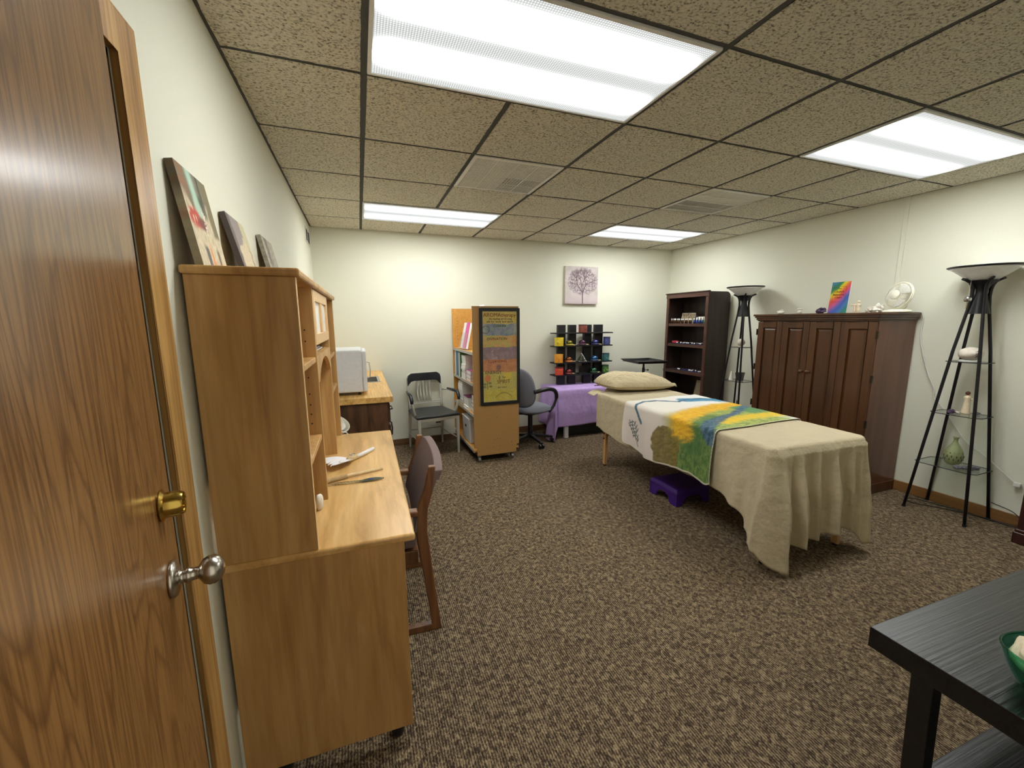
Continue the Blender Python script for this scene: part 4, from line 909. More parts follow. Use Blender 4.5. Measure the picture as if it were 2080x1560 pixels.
q = MB(); q.bar((-0.10,0,0.37),(-0.26,0,0.40),0.06,0.015); q.bar((-0.265,0,0.395),(-0.29,0,0.60),0.06,0.015,(1,0,0)); q.build('back_bracket', M['black'], oc, bevel=0.004)
for s_ in (-1,1):
    q = MB(); pts = [(-0.20,s_*0.20,0.655),(-0.14,s_*0.255,0.675),(-0.02,s_*0.275,0.68),(0.09,s_*0.275,0.655),(0.145,s_*0.27,0.60),(0.15,s_*0.265,0.54),(0.11,s_*0.25,0.45),(0.06,s_*0.22,0.395)]
    sm_ = []
    for i in range(len(pts)-1):
        for k in range(4): sm_.append(Vector(pts[i]).lerp(Vector(pts[i+1]),k/4))
    sm_.append(Vector(pts[-1])); 
    for _ in range(3): sm_ = [sm_[0]]+[(sm_[i-1]+sm_[i]*2+sm_[i+1])/4 for i in range(1,len(sm_)-1)]+[sm_[-1]]
    q.tube(sm_, [0.023 if i < 20 else 0.016 for i in range(len(sm_))], 14); q.build('armrest', M['blackplastic'], oc, smooth=True)

# ------------------------------------------------------------------ low table under lilac cloth, black chest beneath
tt = thing('low_table', 'low white table hidden under the lilac cloth by the far wall', 'table', (2.60,2.66,0))
q = MB(); q.box(-0.49,0.47,-0.20,0.23,0.585,0.608); q.build('table_top', M['white'], tt, bevel=0.002)
for x in (-0.36,0.40):
    for y in (-0.185,0.20):
        q = MB(); q.box(x-0.025,x+0.025,y-0.02,y+0.02,0,0.585); q.build('leg', M['white'], tt, bevel=0.002)
q = MB(); q.box(-0.30,0.36,-0.14,0.20,0.004,0.38); tag(q.build('black_chest', M['black'], bevel=0.006), 'matte black chest under the lilac-covered table', 'chest').location = (2.60,2.66,0)
tx0, tx1, ty0, ty1, tz = 2.10, 3.08, 2.452, 2.90, 0.611
cl = MB()
# top + front drop
def front(u, v):
    x = tx0+(tx1-tx0)*u
    if v < 0.35: 
        y = ty1+(ty0-ty1)*(v/0.35); return (x, y, tz+0.0005)
    d = (v-0.35)/0.65; z = tz-(0.455+0.004*sin(u*9))*d
    y = ty0-0.006-0.012*d*(0.6+0.4*sin(u*6.0+1))-0.004*sin(u*23)*d-0.004*sin(pi*min(1,d*4)) 
    return (x+0.03*d*(1-2*u)*0.4, y, z)
cl.grid(front, 60, 50)
def side(u, v):   # left drape, u from back to front, reaching the floor with deep folds
    y = ty1+(ty0-ty1)*u; L = 0.44+0.16*sm(0.35,0.85,u); z = tz-L*v
    wv_ = sin(u*14+0.6)*0.035*v*sm(0.0,0.4,v); x = tx0-0.004-0.10*v*(0.4+0.6*u)+wv_
    if u > 0.93: pass
    return (x-0.02*v, y-0.10*v*u-0.04*v*v*u+0.0, max(z,0.006))
cl.grid(side, 50, 30)
def corner(u, v):  # fold between the left drape and the front
    a = Vector(side(1, v)); c = Vector(front(0, 0.35+0.65*min(v*1.0,1))); p = a.lerp(c, u); k = sin(pi*u)
    return (p.x+0.02*k*v, p.y+0.05*k*v, p.z)
cl.grid(corner, 12, 30)
o = tag(cl.build('table_cloth', M['purplecloth'], smooth=True, solid=0.002), 'lilac cloth draped over the low table, spilling to the floor on its left', 'tablecloth')
# a small dark trinket on the cloth
q = MB()
for k in range(7): q.blob((2.665+0.017*k,2.52+0.006*sin(k*2.2),tz+0.008),(0.010,0.008,0.007),k,0.25,n=8,m=6)
tag(q.build('bead_string', M['hair'], smooth=True), 'short string of dark beads lying on the lilac cloth', 'bead string')

# ------------------------------------------------------------------ black woven rack with chakra jars and bowls
RK = thing('lattice_rack', 'black lattice display rack standing on the lilac cloth', 'display rack', (2.60,2.76,0.612))
posts = [(-0.325,-0.222),(-0.170,-0.068),(0.052,0.158),(0.212,0.328)]
ZS = [0.668,0.505,0.296,0.140]
for a, c in posts:
    q = MB(); q.box(a,c,0.022,0.074,0.0005,0.765)
    q.build('upright', M['black'], RK, bevel=0.0015)
for z in ZS:
    q = MB(); q.box(-0.415,0.42,-0.075,0.075,z-0.014,z); q.build('shelf', M['black'], RK, bevel=0.0015)
# shelves pass through the uprights (halved joints)
RX0, RY, RZ0 = 2.60, 2.76, 0.612
def jar(dx, row, label, c, c2, w=0.048, h=0.092):
    t = thing('chakra_jar', label, 'jar', (RX0+dx,RY-0.036,RZ0+ZS[row]+0.0005), 0)
    q = MB(); q.lathe([(w,0),(w,h*0.84),(w*0.98,h*0.86)],(0,0,0),28); soft(q.build('jar_body', colr(c[0],*c[1]), t))
    q = MB(); q.lathe([(w*1.03,h*0.86),(w*1.03,h),(w*0.98,h*1.0),(0,h*1.0)],(0,0,0),28); soft(q.build('lid', colr(c2[0],*c2[1]), t))
    q = MB(); rr_ = random.Random(row*10+int(dx*50))
    for k in range(9):
        a0 = rr_.uniform(-2.6,-0.5); z = rr_.uniform(0.02,0.06); pts = [( (w+0.0006)*cos(a0+0.05*j), (w+0.0006)*sin(a0+0.05*j), z+0.008*sin(j*1.3+k)) for j in range(7)]
        q.tube(pts,0.0012,4)
    q.build('pattern', colr(c[0]+'_pat',*c[2]), t)
G1 = 'painted tins on the lattice rack'
jar(-0.345,1,'yellow tin at the left end of the lattice rack, upper of the left three',('tin_yellow',(222,196,40),(170,140,30)),('tin_yellow_lid',(236,210,50)),0.055,0.105)
jar(-0.348,2,'orange tin at the left end of the lattice rack, between yellow and red',('tin_orange',(224,150,40),(178,104,30)),('tin_orange_lid',(226,160,60)),0.055,0.105)
jar(-0.338,3,'red tin at the left end of the lattice rack, lowest of three',('tin_red',(206,70,48),(180,90,40)),('tin_red_lid',(110,40,34)),0.052,0.098)
jar(-0.008,0,'dark red tin on the very top shelf of the lattice rack',('tin_maroon',(132,60,50),(60,34,30)),('tin_maroon_lid',(84,40,36)),0.054,0.100)
jar(0.352,1,'navy blue tin at the right end of the lattice rack, upper of the right three',('tin_navy',(56,66,120),(96,110,160)),('tin_navy_lid',(40,44,84)),0.045,0.100)
jar(0.345,2,'teal tin at the right end of the lattice rack, between navy and green',('tin_teal',(44,92,92),(130,180,170)),('tin_teal_lid',(34,60,66)),0.045,0.098)
jar(0.340,3,'green tin at the right end of the lattice rack, lowest of three',('tin_green',(62,104,44),(180,210,110)),('tin_green_lid',(44,60,34)),0.045,0.098)
def bowl(dx, row, label, cush, c):
    t = thing('singing_bowl', label, 'singing bowl', (RX0+dx,RY-0.034,RZ0+ZS[row]+0.0005))
    q = MB(); q.lathe([(0.044,0.0),(0.054,0.010),(0.049,0.020),(0.036,0.024),(0,0.024)],(0,0,0),24); q.build('cushion', colr(cush[0],*cush[1]), t, smooth=True)
    q = MB(); q.lathe([(0.040,0.025),(0.043,0.030),(0.041,0.046),(0.030,0.062),(0.014,0.070),(0,0.071)],(0,0,0),28); q.build('bowl_body', colr(c[0],*c[1],0.25,0.7), t, smooth=True)
    q = MB(); q.cyl((0.048,-0.022,0.008),(0.085,-0.012,0.008),0.005,n=10); q.cyl((0.036,-0.025,0.009),(0.050,-0.0215,0.009),0.008,n=10); soft(q.build('striker', M['caneskin'], t))
bowl(-0.195,1,'olive singing bowl with yellow cushion on the lattice rack',('cush_yellow',(170,160,60)),('bowl_olive',(120,116,50)))
bowl(-0.01,1,'maroon singing bowl in the middle column of the lattice rack',('cush_maroon',(80,44,60)),('bowl_maroon',(96,60,84)))
bowl(0.18,1,'indigo singing bowl on the right of the lattice rack, uppermost there',('cush_navy',(44,44,84)),('bowl_navy',(70,70,130)))
bowl(-0.20,2,'copper singing bowl beside the orange tin on the lattice rack',('cush_orange',(190,120,60)),('bowl_copper',(120,70,40)))
bowl(0.175,2,'blue singing bowl beside the glass pyramid on the lattice rack',('cush_blue',(50,76,110)),('bowl_blue',(70,110,160)))
bowl(-0.20,3,'dark red singing bowl beside the red tin on the lattice rack',('cush_red',(110,40,40)),('bowl_red',(130,60,60)))
bowl(0.17,3,'dark green singing bowl beside the green tin on the lattice rack',('cush_green',(40,70,44)),('bowl_green',(60,104,74)))
t = thing('crystal_pyramid', 'clear crystal pyramid in the middle of the lattice rack', 'crystal pyramid', (RX0-0.01,RY-0.02,RZ0+ZS[2]+0.0005))
q = MB(); q._a([(-0.052,-0.04,0),(0.052,-0.04,0),(0.052,0.04,0),(-0.052,0.04,0),(0,0,0.105)],[(0,3,2,1),(0,1,4),(1,2,4),(2,3,4),(3,0,4)]); q.build('pyramid_body', M['crystal'], t)
q = MB()
for a, c in (((-0.052,-0.04,0),(0,0,0.105)),((0.052,-0.04,0),(0,0,0.105)),((-0.052,-0.04,0.002),(0.052,-0.04,0.002))): q.tube([a,c],0.0014,6)
q.build('bright_edges', M['chrome'], t)
t = thing('spiral_plaque', 'black plaque with a raised spiral on the bottom shelf of the lattice rack', 'plaque', (RX0-0.005,RY-0.03,RZ0+ZS[3]+0.0005))
q = MB(); q.box(-0.055,0.055,-0.03,0.03,0,0.012); q.build('base', M['black'], t, bevel=0.003)
q = MB(); q.box(-0.042,0.042,0.0,0.008,0.0125,0.10); q.build('slab', M['blackplastic'], t, bevel=0.002)
q = MB(); q.tube([((0.006+0.0009*k)*cos(k*0.45),-0.001,0.056+(0.006+0.0009*k)*sin(k*0.45)) for k in range(30)],0.0018,6); q.build('spiral', M['bronze'], t, smooth=True)

# tree canvas on the far wall
t = thing('tree_canvas', 'square canvas of a purple-grey blossoming tree on the far wall', 'canvas painting', (2.655,YB,1.88))
A0, A1, Z0, Z1 = -0.238,0.242,-0.236,0.236
q = MB(); q.box(A0,A1,-0.036,-0.0005,Z0,Z1); q.build('stretcher', M['stone'], t, bevel=0.002)

rnd = random.Random(11); twigs = []
def grow(p, a, L, w, d):
    q_ = (p[0]+L*cos(a), p[1]+L*sin(a)); twigs.append((p, q_, w))
    if d > 0:
        for s_ in ((-1,0.15,1) if d in (7,5,3) else (-1,1)): grow(q_, a+s_*rnd.uniform(0.25,0.75), L*rnd.uniform(0.66,0.88), w*0.74, d-1)
grow((0.53,0.0),pi/2+0.03,0.30,0.028,7)
NX = NZ = 170
import numpy as np
ug, vg = np.meshgrid(np.linspace(0,1,NX), np.linspace(0,1,NZ)); cov = np.zeros_like(ug)
for p, q_, w in twigs:
    dx, dy = q_[0]-p[0], q_[1]-p[1]; l2 = dx*dx+dy*dy+1e-9
    tt_ = np.clip(((ug-p[0])*dx+(vg-p[1])*dy)/l2,0,1); d = np.sqrt((ug-p[0]-tt_*dx)**2+(vg-p[1]-tt_*dy)**2)
    cov = np.maximum(cov, np.clip((w*0.5+0.005-d)/0.006,0,1)*(0.95 if w > 0.006 else 0.7))
cols_ = []
for j in range(NZ):
    for i in range(NX):
        u, v = i/(NX-1), j/(NZ-1); n = nz(u*5,v*5,21); n2 = nz(u*60,v*60,22)
        c = mix(L3(196,188,180), L3(214,202,202), 0.5+n); c = mix(c, L3(206,188,192), sm(0.35,0.1,v)*0.7)
        R_ = sqrt(((u-0.53)/0.47)**2+((v-0.60)/0.38)**2)+0.15*nz(u*9,v*9,25)
        blo = sm(1.02,0.75,R_)
        c = mix(c, L3(140,114,126), blo*0.75*sm(-0.2,0.15,nz(u*26,v*26,29)))
        c = mix(c, L3(220,208,210), blo*sm(0.12,0.26,nz(u*48,v*48,31))*0.9)
        c = mix(c, L3(84,64,74), cov[j,i]*(0.9 if v < 0.35 else 0.85*(0.2+0.8*blo)))
        rg = max(sm(0.075,0.02,abs(nz(u*11,v*11,71))), 0.9*sm(0.08,0.02,abs(nz(u*19,v*19,72))), 0.8*sm(0.09,0.02,abs(nz(u*30,v*30,73))))
        c = mix(c, L3(104,80,92), rg*sm(1.05,0.85,R_)*0.75*sm(0.16,0.3,v))
        c = mix(c, L3(120,104,108), sm(0.08,0.0,v)*0.3*(0.5+n2))
        cols_.append(c)
q = MB(); q.grid(lambda u,v: (A0+(A1-A0)*u, -0.0365, Z0+(Z1-Z0)*v), NX, NZ); q.build('painted_face', M['canvas'], t, recalc=False, colors=cols_)

# ------------------------------------------------------------------ black tray stand
ts = thing('tray_stand', 'black metal instrument tray on a pole stand in front of the bookcase', 'tray stand', (3.30,2.40,0), radians(-8))
TZ = 0.90
q = MB(); w_, d_ = 0.20, 0.22
for k, (s0, z0_, s1, z1_) in enumerate(((0.90,TZ,1.0,TZ+0.028),)):
    a = [(-w_*s0,-d_*s0,z0_),(w_*s0,-d_*s0,z0_),(w_*s0,d_*s0,z0_),(-w_*s0,d_*s0,z0_)]; c = [(-w_*s1,-d_*s1,z1_),(w_*s1,-d_*s1,z1_),(w_*s1,d_*s1,z1_),(-w_*s1,d_*s1,z1_)]
    q._a(a+c,[(0,1,2,3),(0,4,5,1),(1,5,6,2),(2,6,7,3),(3,7,4,0)])
ri = []
o = q.build('tray', M['blackmetal'], ts, solid=0.003)
q = MB(); q.tube([(-w_,-d_,TZ+0.028),(w_,-d_,TZ+0.028),(w_,d_,TZ+0.028),(-w_,d_,TZ+0.028)],0.005,8,closed=True); q.build('tray_rim', M['blackmetal'], ts)
q = MB(); q.cyl((0,0,0.05),(0,0,TZ-0.004),0.013,n=14); q.cyl((0,0,0.60),(0,0,0.83),0.018,n=14); soft(q.build('pole', M['blackmetal'], ts))
q = MB(); q.cyl((0.015,0,0.80),(0.05,-0.01,0.80),0.004,n=8); q.cyl((0.05,-0.01,0.80),(0.062,-0.013,0.80),0.012,n=12); soft(q.build('knob', M['blackplastic'], ts))
for a in (0.4,2.5,4.6):
    q = MB(); q.tube([(0,0,0.07),(0.20*cos(a),0.20*sin(a),0.035),(0.24*cos(a),0.24*sin(a),0.012)],0.011,10); q.build('foot', M['blackmetal'], ts, smooth=True)

# ------------------------------------------------------------------ espresso bookcase
BX0, BX1, BY0, BY1, BH = 3.76, 4.088, 1.862, 2.552, 1.77
bk = thing('bookcase', 'tall dark espresso bookcase in the far right corner', 'bookcase', ((BX0+BX1)/2,(BY0+BY1)/2,0))
ox, oy = (BX0+BX1)/2, (BY0+BY1)/2; hx, hy = (BX1-BX0)/2, (BY1-BY0)/2
prof = [(-hx+0.004,0),(-hx+0.004,BH-0.01),(hx-0.06,BH-0.01)]+[(hx-0.06+0.06*sin(a*pi/16), BH-0.07+0.06*cos(a*pi/16)) for a in range(1,9)]+[(hx,0)]
for y0, y1 in ((-hy,-hy+0.018),(hy-0.018,hy)):
    q = MB(); q.prism(prof,1,y0,y1); q.build('side_panel', M['bookcase'], bk, bevel=0.001)
q = MB(); q.box(hx-0.066,hx-0.060,-hy+0.018,hy-0.018,0.05,BH-0.031); q.build('back_panel', M['bookcase'], bk)
q = MB(); q.box(-hx+0.004,hx-0.06,-hy+0.018,hy-0.018,BH-0.03,BH-0.012); q.build('top_panel', M['bookcase'], bk)
for y0, y1 in ((-hy-0.001,-hy+0.040),(hy-0.040,hy+0.001)):
    q = MB(); q.box(-hx-0.012,-hx+0.003,y0,y1,0,BH-0.065); q.build('stile', M['bookcase_trim'], bk, bevel=0.003)
q = MB(); q.box(-hx-0.016,-hx+0.003,-hy-0.006,hy+0.006,BH-0.066,BH-0.012); q.box(-hx-0.026,-hx+0.003,-hy-0.014,hy+0.014,BH-0.012,BH); q.build('cornice', M['bookcase_trim'], bk, bevel=0.003)
BS = [1.385,1.125,0.785,0.43,0.09]
for z in BS:
    q = MB(); q.box(-hx+0.012,hx-0.067,-hy+0.0185,hy-0.0185,z-0.02,z); sh = q.build('shelf', M['bookcase'], bk)
    q = MB(); w_ = 0.0 if z != 0.785 else 0.045; q.box(-hx-(0.014 if w_ else -0.002),-hx+0.0115,-hy+0.041-w_,hy-0.041+w_,z-0.035,z+0.001); q.build('shelf_edge', M['bookcase_trim'], sh, bevel=0.002)
q = MB(); q.box(-hx-0.014,-hx+0.011,-hy-0.003,hy+0.003,0,0.068); q.build('plinth', M['bookcase_trim'], bk, bevel=0.003)
def bottle(name, label, x, y, z, body, cap, r=0.0105, h=0.062, group=None):
    t = thing(name, label, 'bottle', (x,y,z+0.0005), 0, group)
    q = MB(); q.lathe([(r,0),(r,h*0.56),(r*0.55,h*0.68),(r*0.55,h*0.72),(0,h*0.72)],(0,0,0),14); q.build('bottle_body', body, t, smooth=True)
    q = MB(); q.cyl((0,0,h*0.69),(0,0,h),r*0.78,n=14); soft(q.build('cap', cap, t)); return t
amber = colr('amber_glass',70,46,26,0.2); blu = colr('blue_label',50,74,140,0.4); grn = colr('green_label',70,140,70,0.4)
dark_cap = M['black']
y_left = BY1-0.06
words = ['first','second','third','fourth','fifth','sixth','seventh','eighth','ninth','tenth','eleventh']
for k in range(11):
    bottle('oil_bottle', '%s amber oil bottle with white cap, counted from the left on the top shelf' % words[k], BX0+0.035+0.006*(k%2), y_left-0.0335*k, BS[0], amber, M['white'], group='amber oil bottles on the top shelf')
for k in range(7):
    bottle('oil_bottle', '%s blue-labelled oil bottle with white cap, counted from the left' % words[k], BX0+0.035+0.026*(k%2), y_left-0.385-0.022*k, BS[0], blu, M['white'], 0.0125, 0.075 if k%2 else 0.066, group='blue oil bottles on the top shelf')
for k in range(3):
    bottle('oil_bottle', '%s green-labelled oil bottle with white cap, counted from the left' % words[k], BX0+0.04, y_left-0.545-0.028*k, BS[0], grn, M['white'], 0.0125, 0.066, group='green oil bottles on the top shelf')
t = thing('display_card', 'beige framed display card behind the amber bottles on the bookcase', 'sign', (BX0+0.13,2.33,BS[0]+0.0005))
q = MB(); q.M = Matrix.Rotation(radians(12),4,'Y'); q.box(0.004,0.010,-0.115,0.115,0.002,0.135); q.build('backing', M['stone'], t)
NX, NZ = 60, 40
q = MB(); q.M = Matrix.Rotation(radians(12),4,'Y'); q.grid(lambda u,v:(0.0035,0.110-0.22*u,0.006+0.125*v),NX,NZ)
q.build('printed_face', M['canvas'], t, recalc=False, colors=[mix(mix(L3(176,160,128),L3(120,100,72),sm(0.0,0.3,nz(i*0.16,j*0.2,41))), L3(84,66,48), sm(0.15,0.3,nz(i*0.5,j*0.5,42))*sm(0.25,0.35,j/NZ)) for j in range(NZ) for i in range(NX)])
q = MB(); q.lathe([(0.028,0),(0.034,0.03),(0.030,0.06),(0.014,0.08),(0.014,0.10),(0,0.10)],(BX0+0.14,2.17,BS[0]+0.0005),20); tag(q.build('dark_jar', M['blackplastic'], smooth=True), 'dark rounded jar right of the framed card on the bookcase', 'jar')
t = thing('gift_box', 'small beige box behind the green bottles on the top bookcase shelf', 'box', (BX0+0.10,2.03,BS[0]+0.0005))
q = MB(); q.box(-0.03,0.03,-0.05,0.05,0,0.06); q.build('box_body', M['figcream'], t, bevel=0.003); q = MB(); q.box(-0.032,0.032,-0.052,0.052,0.06,0.082); q.build('lid', M['stone'], t, bevel=0.003)
# cloth mats with small vials
rnd = random.Random(5)
navy = colr('navy_mat',36,34,74,0.8)
def matcloth(shelf, y0, y1, label):
    z = BS[shelf]+0.0015; q = MB(); q.grid(lambda u,v:(BX0+0.02+0.20*u, y0+(y1-y0)*v, z+0.003+0.0025*sin(v*17+u*5)), 14, 30); return tag(q.build('navy_cloth', navy, solid=0.0015, smooth=True), label, 'cloth')
matcloth(1,1.93,2.48,'navy cloth mat spread on the second shelf of the bookcase'); matcloth(2,1.95,2.40,'navy cloth mat spread on the third shelf of the bookcase')
ordn = ['leftmost']+['%s from the left' % w for w in ['second','third','fourth','fifth','sixth','seventh','eighth','ninth','tenth','eleventh','twelfth','thirteenth','fourteenth']]
def vial(x, y, z, a, label, group, L=0.032):
    t = thing('vial', label, 'vial', (x,y,z), a, group)
    q = MB(); q.cyl((0,0,0.008),(L,0,0.008),0.0072,n=10); soft(q.build('vial_body', amber, t)); q = MB(); q.cyl((-0.016,0,0.008),(0,0,0.008),0.0078,n=10); soft(q.build('cap', M['white'], t))
for k in range(13):
    vial(BX0+0.04+0.03*(k%3)+0.01, 2.385-0.033*k, BS[1]+0.009, rnd.uniform(-0.9,0.9), 'small white-capped vial on the second shelf cloth, %s' % ordn[k], 'vials on the second shelf')
for k, (x, y) in enumerate([(0.05,2.34),(0.04,2.31),(0.06,2.16),(0.05,2.13),(0.09,2.12),(0.05,2.10),(0.09,2.09),(0.04,1.99),(0.05,1.97)]):
    vial(BX0+x, y, BS[2]+0.009, rnd.uniform(-0.9,0.9), 'small white-capped vial on the third shelf cloth, %s' % ordn[k], 'vials on the third shelf')
t = thing('red_box', 'small flat red box at the left of the second bookcase shelf', 'box', (BX0+0.06,2.43,BS[1]+0.0095)); q = MB(); q.box(-0.025,0.025,-0.04,0.04,0,0.026); q.build('box_body', colr('box_red',190,50,70), t, bevel=0.003); q = MB(); q.box(-0.0265,0.0265,-0.0415,0.0415,0.018,0.0265); q.build('lid', colr('box_red2',170,40,60), t, bevel=0.002)
t = thing('beige_card', 'beige card leaning inside the lower compartment of the bookcase', 'card', (BX0+0.10,2.06,BS[3]+0.0005))
q = MB(); q.M = Matrix.Rotation(radians(14),4,'Y'); q.box(0,0.01,-0.07,0.07,0.003,0.25); q.build('card_body', colr('card_olive',140,130,98,0.7), t)
q = MB(); q.M = Matrix.Rotation(radians(14),4,'Y')
for k in range(8): q.tube([(-0.001,-0.05+0.014*k,0.03),(-0.001,-0.055+0.014*k,0.12),(-0.001,-0.045+0.014*k,0.22)],0.0012,5)
q.build('engraved_lines', M['figcream'], t)

# ------------------------------------------------------------------ shelf floor lamps
lamp = thing('floor_lamp', 'black four-legged shelf floor lamp in the right foreground, hung with a crystal', 'floor lamp', (3.94,-0.307,0), 0)
HXL, HYL = 0.156, 0.170
def lo(z): return HXL-0.0755*z, HYL-0.0840*z
for sx in (-1,1):
    for sy in (-1,1):
        pts = [(sx*lo(z)[0], sy*lo(z)[1], z) for z in (0.012,0.4,0.8,1.2,1.50,1.58)]
        pts = [(a*1.0 if c < 1.4 else a*0.86, b*1.0 if c < 1.4 else b*0.86, c) for a,b,c in pts]; pts += [(sx*0.032,sy*0.032,1.625),(sx*0.036,sy*0.036,1.655),(sx*0.045,sy*0.045,1.678),(sx*0.060,sy*0.060,1.692),(sx*0.076,sy*0.076,1.702)]
        q = MB(); q.tube(pts,[0.0095]*6+[0.011,0.011,0.010,0.009,0.008],12); lg = q.build('leg', M['blackmetal'], lamp, smooth=True)
        q = MB(); q.cyl((sx*HXL,sy*HYL,0.0),(sx*HXL,sy*HYL,0.016),0.0115,n=14); soft(q.build('rubber_foot', M['black'], lg))
q = MB(); q.lathe([(0.058,1.462),(0.030,1.60),(0.030,1.625),(0.045,1.655),(0.072,1.680),(0.076,1.686),(0.02,1.686),(0,1.686)],(0,0,0),32); soft(q.build('hub', M['blackmetal'], lamp), 50)
q = MB(); q.lathe([(0.062,1.688),(0.070,1.690),(0.110,1.722),(0.150,1.756),(0.172,1.772),(0.169,1.774),(0.148,1.760),(0.108,1.728),(0.066,1.696),(0,1.694)],(0,0,0),48); q.build('glass_bowl', M['frost'], lamp, smooth=True)
q = MB(); q.lathe([(0.172,1.770),(0.184,1.777),(0.184,1.783),(0.171,1.781),(0.169,1.775),(0.172,1.770)],(0,0,0),48,cap=False); q.build('rim', M['blackmetal'], lamp, smooth=True)
for z in (0.37,0.755,1.13):
    x, y = lo(z); x += 0.008; y += 0.008; c = 0.035 if z < 1 else 0.025
    poly = [(-x+c,-y-0.02),(x-c,-y-0.02),(x+0.0,-y+c*0.3),(x+0.0,y-c*0.3),(x-c,y+0.02),(-x+c,y+0.02),(-x,y-c*0.3),(-x,-y+c*0.3)]
    q = MB(); q.prism(poly,2,z-0.006,z); sh = q.build('glass_shelf', M['glassclear'], lamp); sh['label'] = 'clear glass shelf'
    q = MB(); pl = [(p[0],p[1],z-0.003) for p in poly]; q.tube(pl,0.0028,6,closed=True); q.build('glass_edge', M['ventdark'], sh)
lamp2 = dup(lamp, (3.885,1.500,0), 0, 'black four-legged shelf floor lamp between the bookcase and the armoire')
# things on the near lamp
def LP(dx, dy, z, l=lamp): return Vector((l.location.x+dx, l.location.y+dy, z))
S1, S2, S3 = 1.1305, 0.7555, 0.3705
t = thing('stone_egg', 'pale engraved egg-shaped stone on a white base, top shelf of the near lamp', 'ornament', LP(-0.015,-0.005,S1))
q = MB(); q.blob((0,0,0.056),(0.076,0.062,0.046),9,0.03,n=28,m=18); q.build('stone_body', M['stone'], t, smooth=True)
q = MB(); q.lathe([(0.056,0),(0.056,0.009),(0.046,0.014),(0,0.014)],(0,0,0),28); q.build('base', M['white'], t, smooth=True)
q = MB()
for k in range(4):
    for j in range(3):
        a = 3.95+0.12*j; z = 0.036+0.013*k; x = 0.076*sqrt(max(0,1-((z-0.056)/0.046)**2)); q.tube([((x+0.0012)*cos(a),(x*0.82+0.0014)*sin(a),z),((x+0.0012)*cos(a+0.06),(x*0.82+0.0014)*sin(a+0.06),z+0.005*((j%2)*2-1))],0.0016,5)
q.build('engraving', M['ink'], t)
t = thing('angel_figurine', 'cream robed figurine with brown hair, middle shelf of the near lamp', 'figurine', LP(0.03,-0.01,S2), radians(-120))
q = MB(); q.lathe([(0.024,0),(0.025,0.005),(0.021,0.04),(0.017,0.08),(0.015,0.10),(0.020,0.115),(0.018,0.124),(0.007,0.130),(0.006,0.134),(0,0.134)],(0,0,0),24); q.blob((0,0.014,0.108),(0.020,0.012,0.010),2,0.05); q.build('robe', M['figcream'], t, smooth=True)
q = MB(); q.blob((0,0.002,0.144),(0.011,0.012,0.014),1,0.02); q.build('head', colr('fig_skin',222,190,160), t, smooth=True)
q = MB(); q.blob((0,-0.003,0.148),(0.0135,0.0135,0.014),1,0.04); q.build('hair', M['hair'], t, smooth=True)
q = MB(); q.blob(LP(-0.055,0.03,S2+0.014),(0.026,0.02,0.014),7,0.25); tag(q.build('amethyst_chunk', M['amethyst'], smooth=False), 'dark amethyst chunk at the left of the near lamp middle shelf', 'crystal')
q = MB(); q.blob(LP(-0.015,0.012,S2+0.009),(0.020,0.014,0.009),8,0.25); tag(q.build('white_crystal', M['stone'], smooth=False), 'small white crystal between the amethyst chunk and the robed figurine', 'crystal')
q = MB(); q.blob(LP(0.06,-0.06,S2+0.009),(0.016,0.013,0.009),9,0.25); tag(q.build('grey_crystal', M['gravel'], smooth=False), 'small grey crystal right of the robed figurine on the near lamp', 'crystal')
t = thing('sage_vase', 'sage green bottle vase with leaf-shaped cutouts, bottom shelf of the near lamp', 'vase', LP(0.02,0.01,S3))
VP = [(a*0.84,z*1.08) for a,z in [(0.035,0),(0.050,0.012),(0.062,0.04),(0.064,0.065),(0.056,0.095),(0.038,0.125),(0.020,0.148),(0.013,0.165),(0.014,0.180),(0.022,0.190),(0.017,0.190),(0.010,0.178),(0,0.176)]]
q = MB(); q.lathe(VP,(0,0,0),36); q.build('vase_body', M['sage'], t, smooth=True)
q = MB()
for k in range(14):
    for j in range(3):
        a = 2*pi*(k+0.5*(j%2))/14; z = 0.045+0.022*j; r_ = [0.0525,0.0538,0.0485][j]+0.0006; d = Vector((cos(a),sin(a),0)); s_ = Vector((-sin(a),cos(a),0))
        q._a([d*r_+Vector((0,0,z+0.010)), d*r_+s_*0.0045*(1 if (k+j)%2 else 0.4)+Vector((0,0,z)), d*r_+Vector((0,0,z-0.010)), d*r_-s_*0.0045*(0.4 if (k+j)%2 else 1)+Vector((0,0,z))],[(0,1,2,3)])
q.build('cutouts', M['ink'], t, solid=0.001)
t = None
for k, (dx, dy, r_) in enumerate([(-0.075,-0.055,0.024),(-0.045,-0.085,0.026),(-0.012,-0.10,0.028),(0.02,-0.115,0.026)]):
    q = MB(); q.blob(LP(dx,dy,S3+0.012),(r_,r_*0.8,0.0125),20+k,0.35,fr=3); tag(q.build('crystal_cluster', M['gravel']), 'grey-violet crystal piece in front of the sage vase, %s of the row' % ['leftmost','second','third','rightmost'][k], 'crystal', 'crystal pieces in front of the sage vase')
t = thing('crystal_ornament', 'faceted crystal ball hanging by a thread from the near lamp', 'hanging ornament', LP(-0.105,0.02,1.56))
q = MB(); q.blob((0,0,0),(0.021,0.021,0.021),1,0.0,n=12,m=8); q.build('ball', M['chrome'], t)
q = MB(); q.tube([(0,0,0.02),(0.004,0.0,0.06),(0.008,0,0.128)],0.0008,5); q.build('thread', M['stone'], t)
q = MB()
for k in range(5): q.blob((-0.001*k,0,-0.026-0.008*k),0.0035,k,0,n=8,m=6)
q.build('bead_tassel', M['brass'], t, smooth=True)
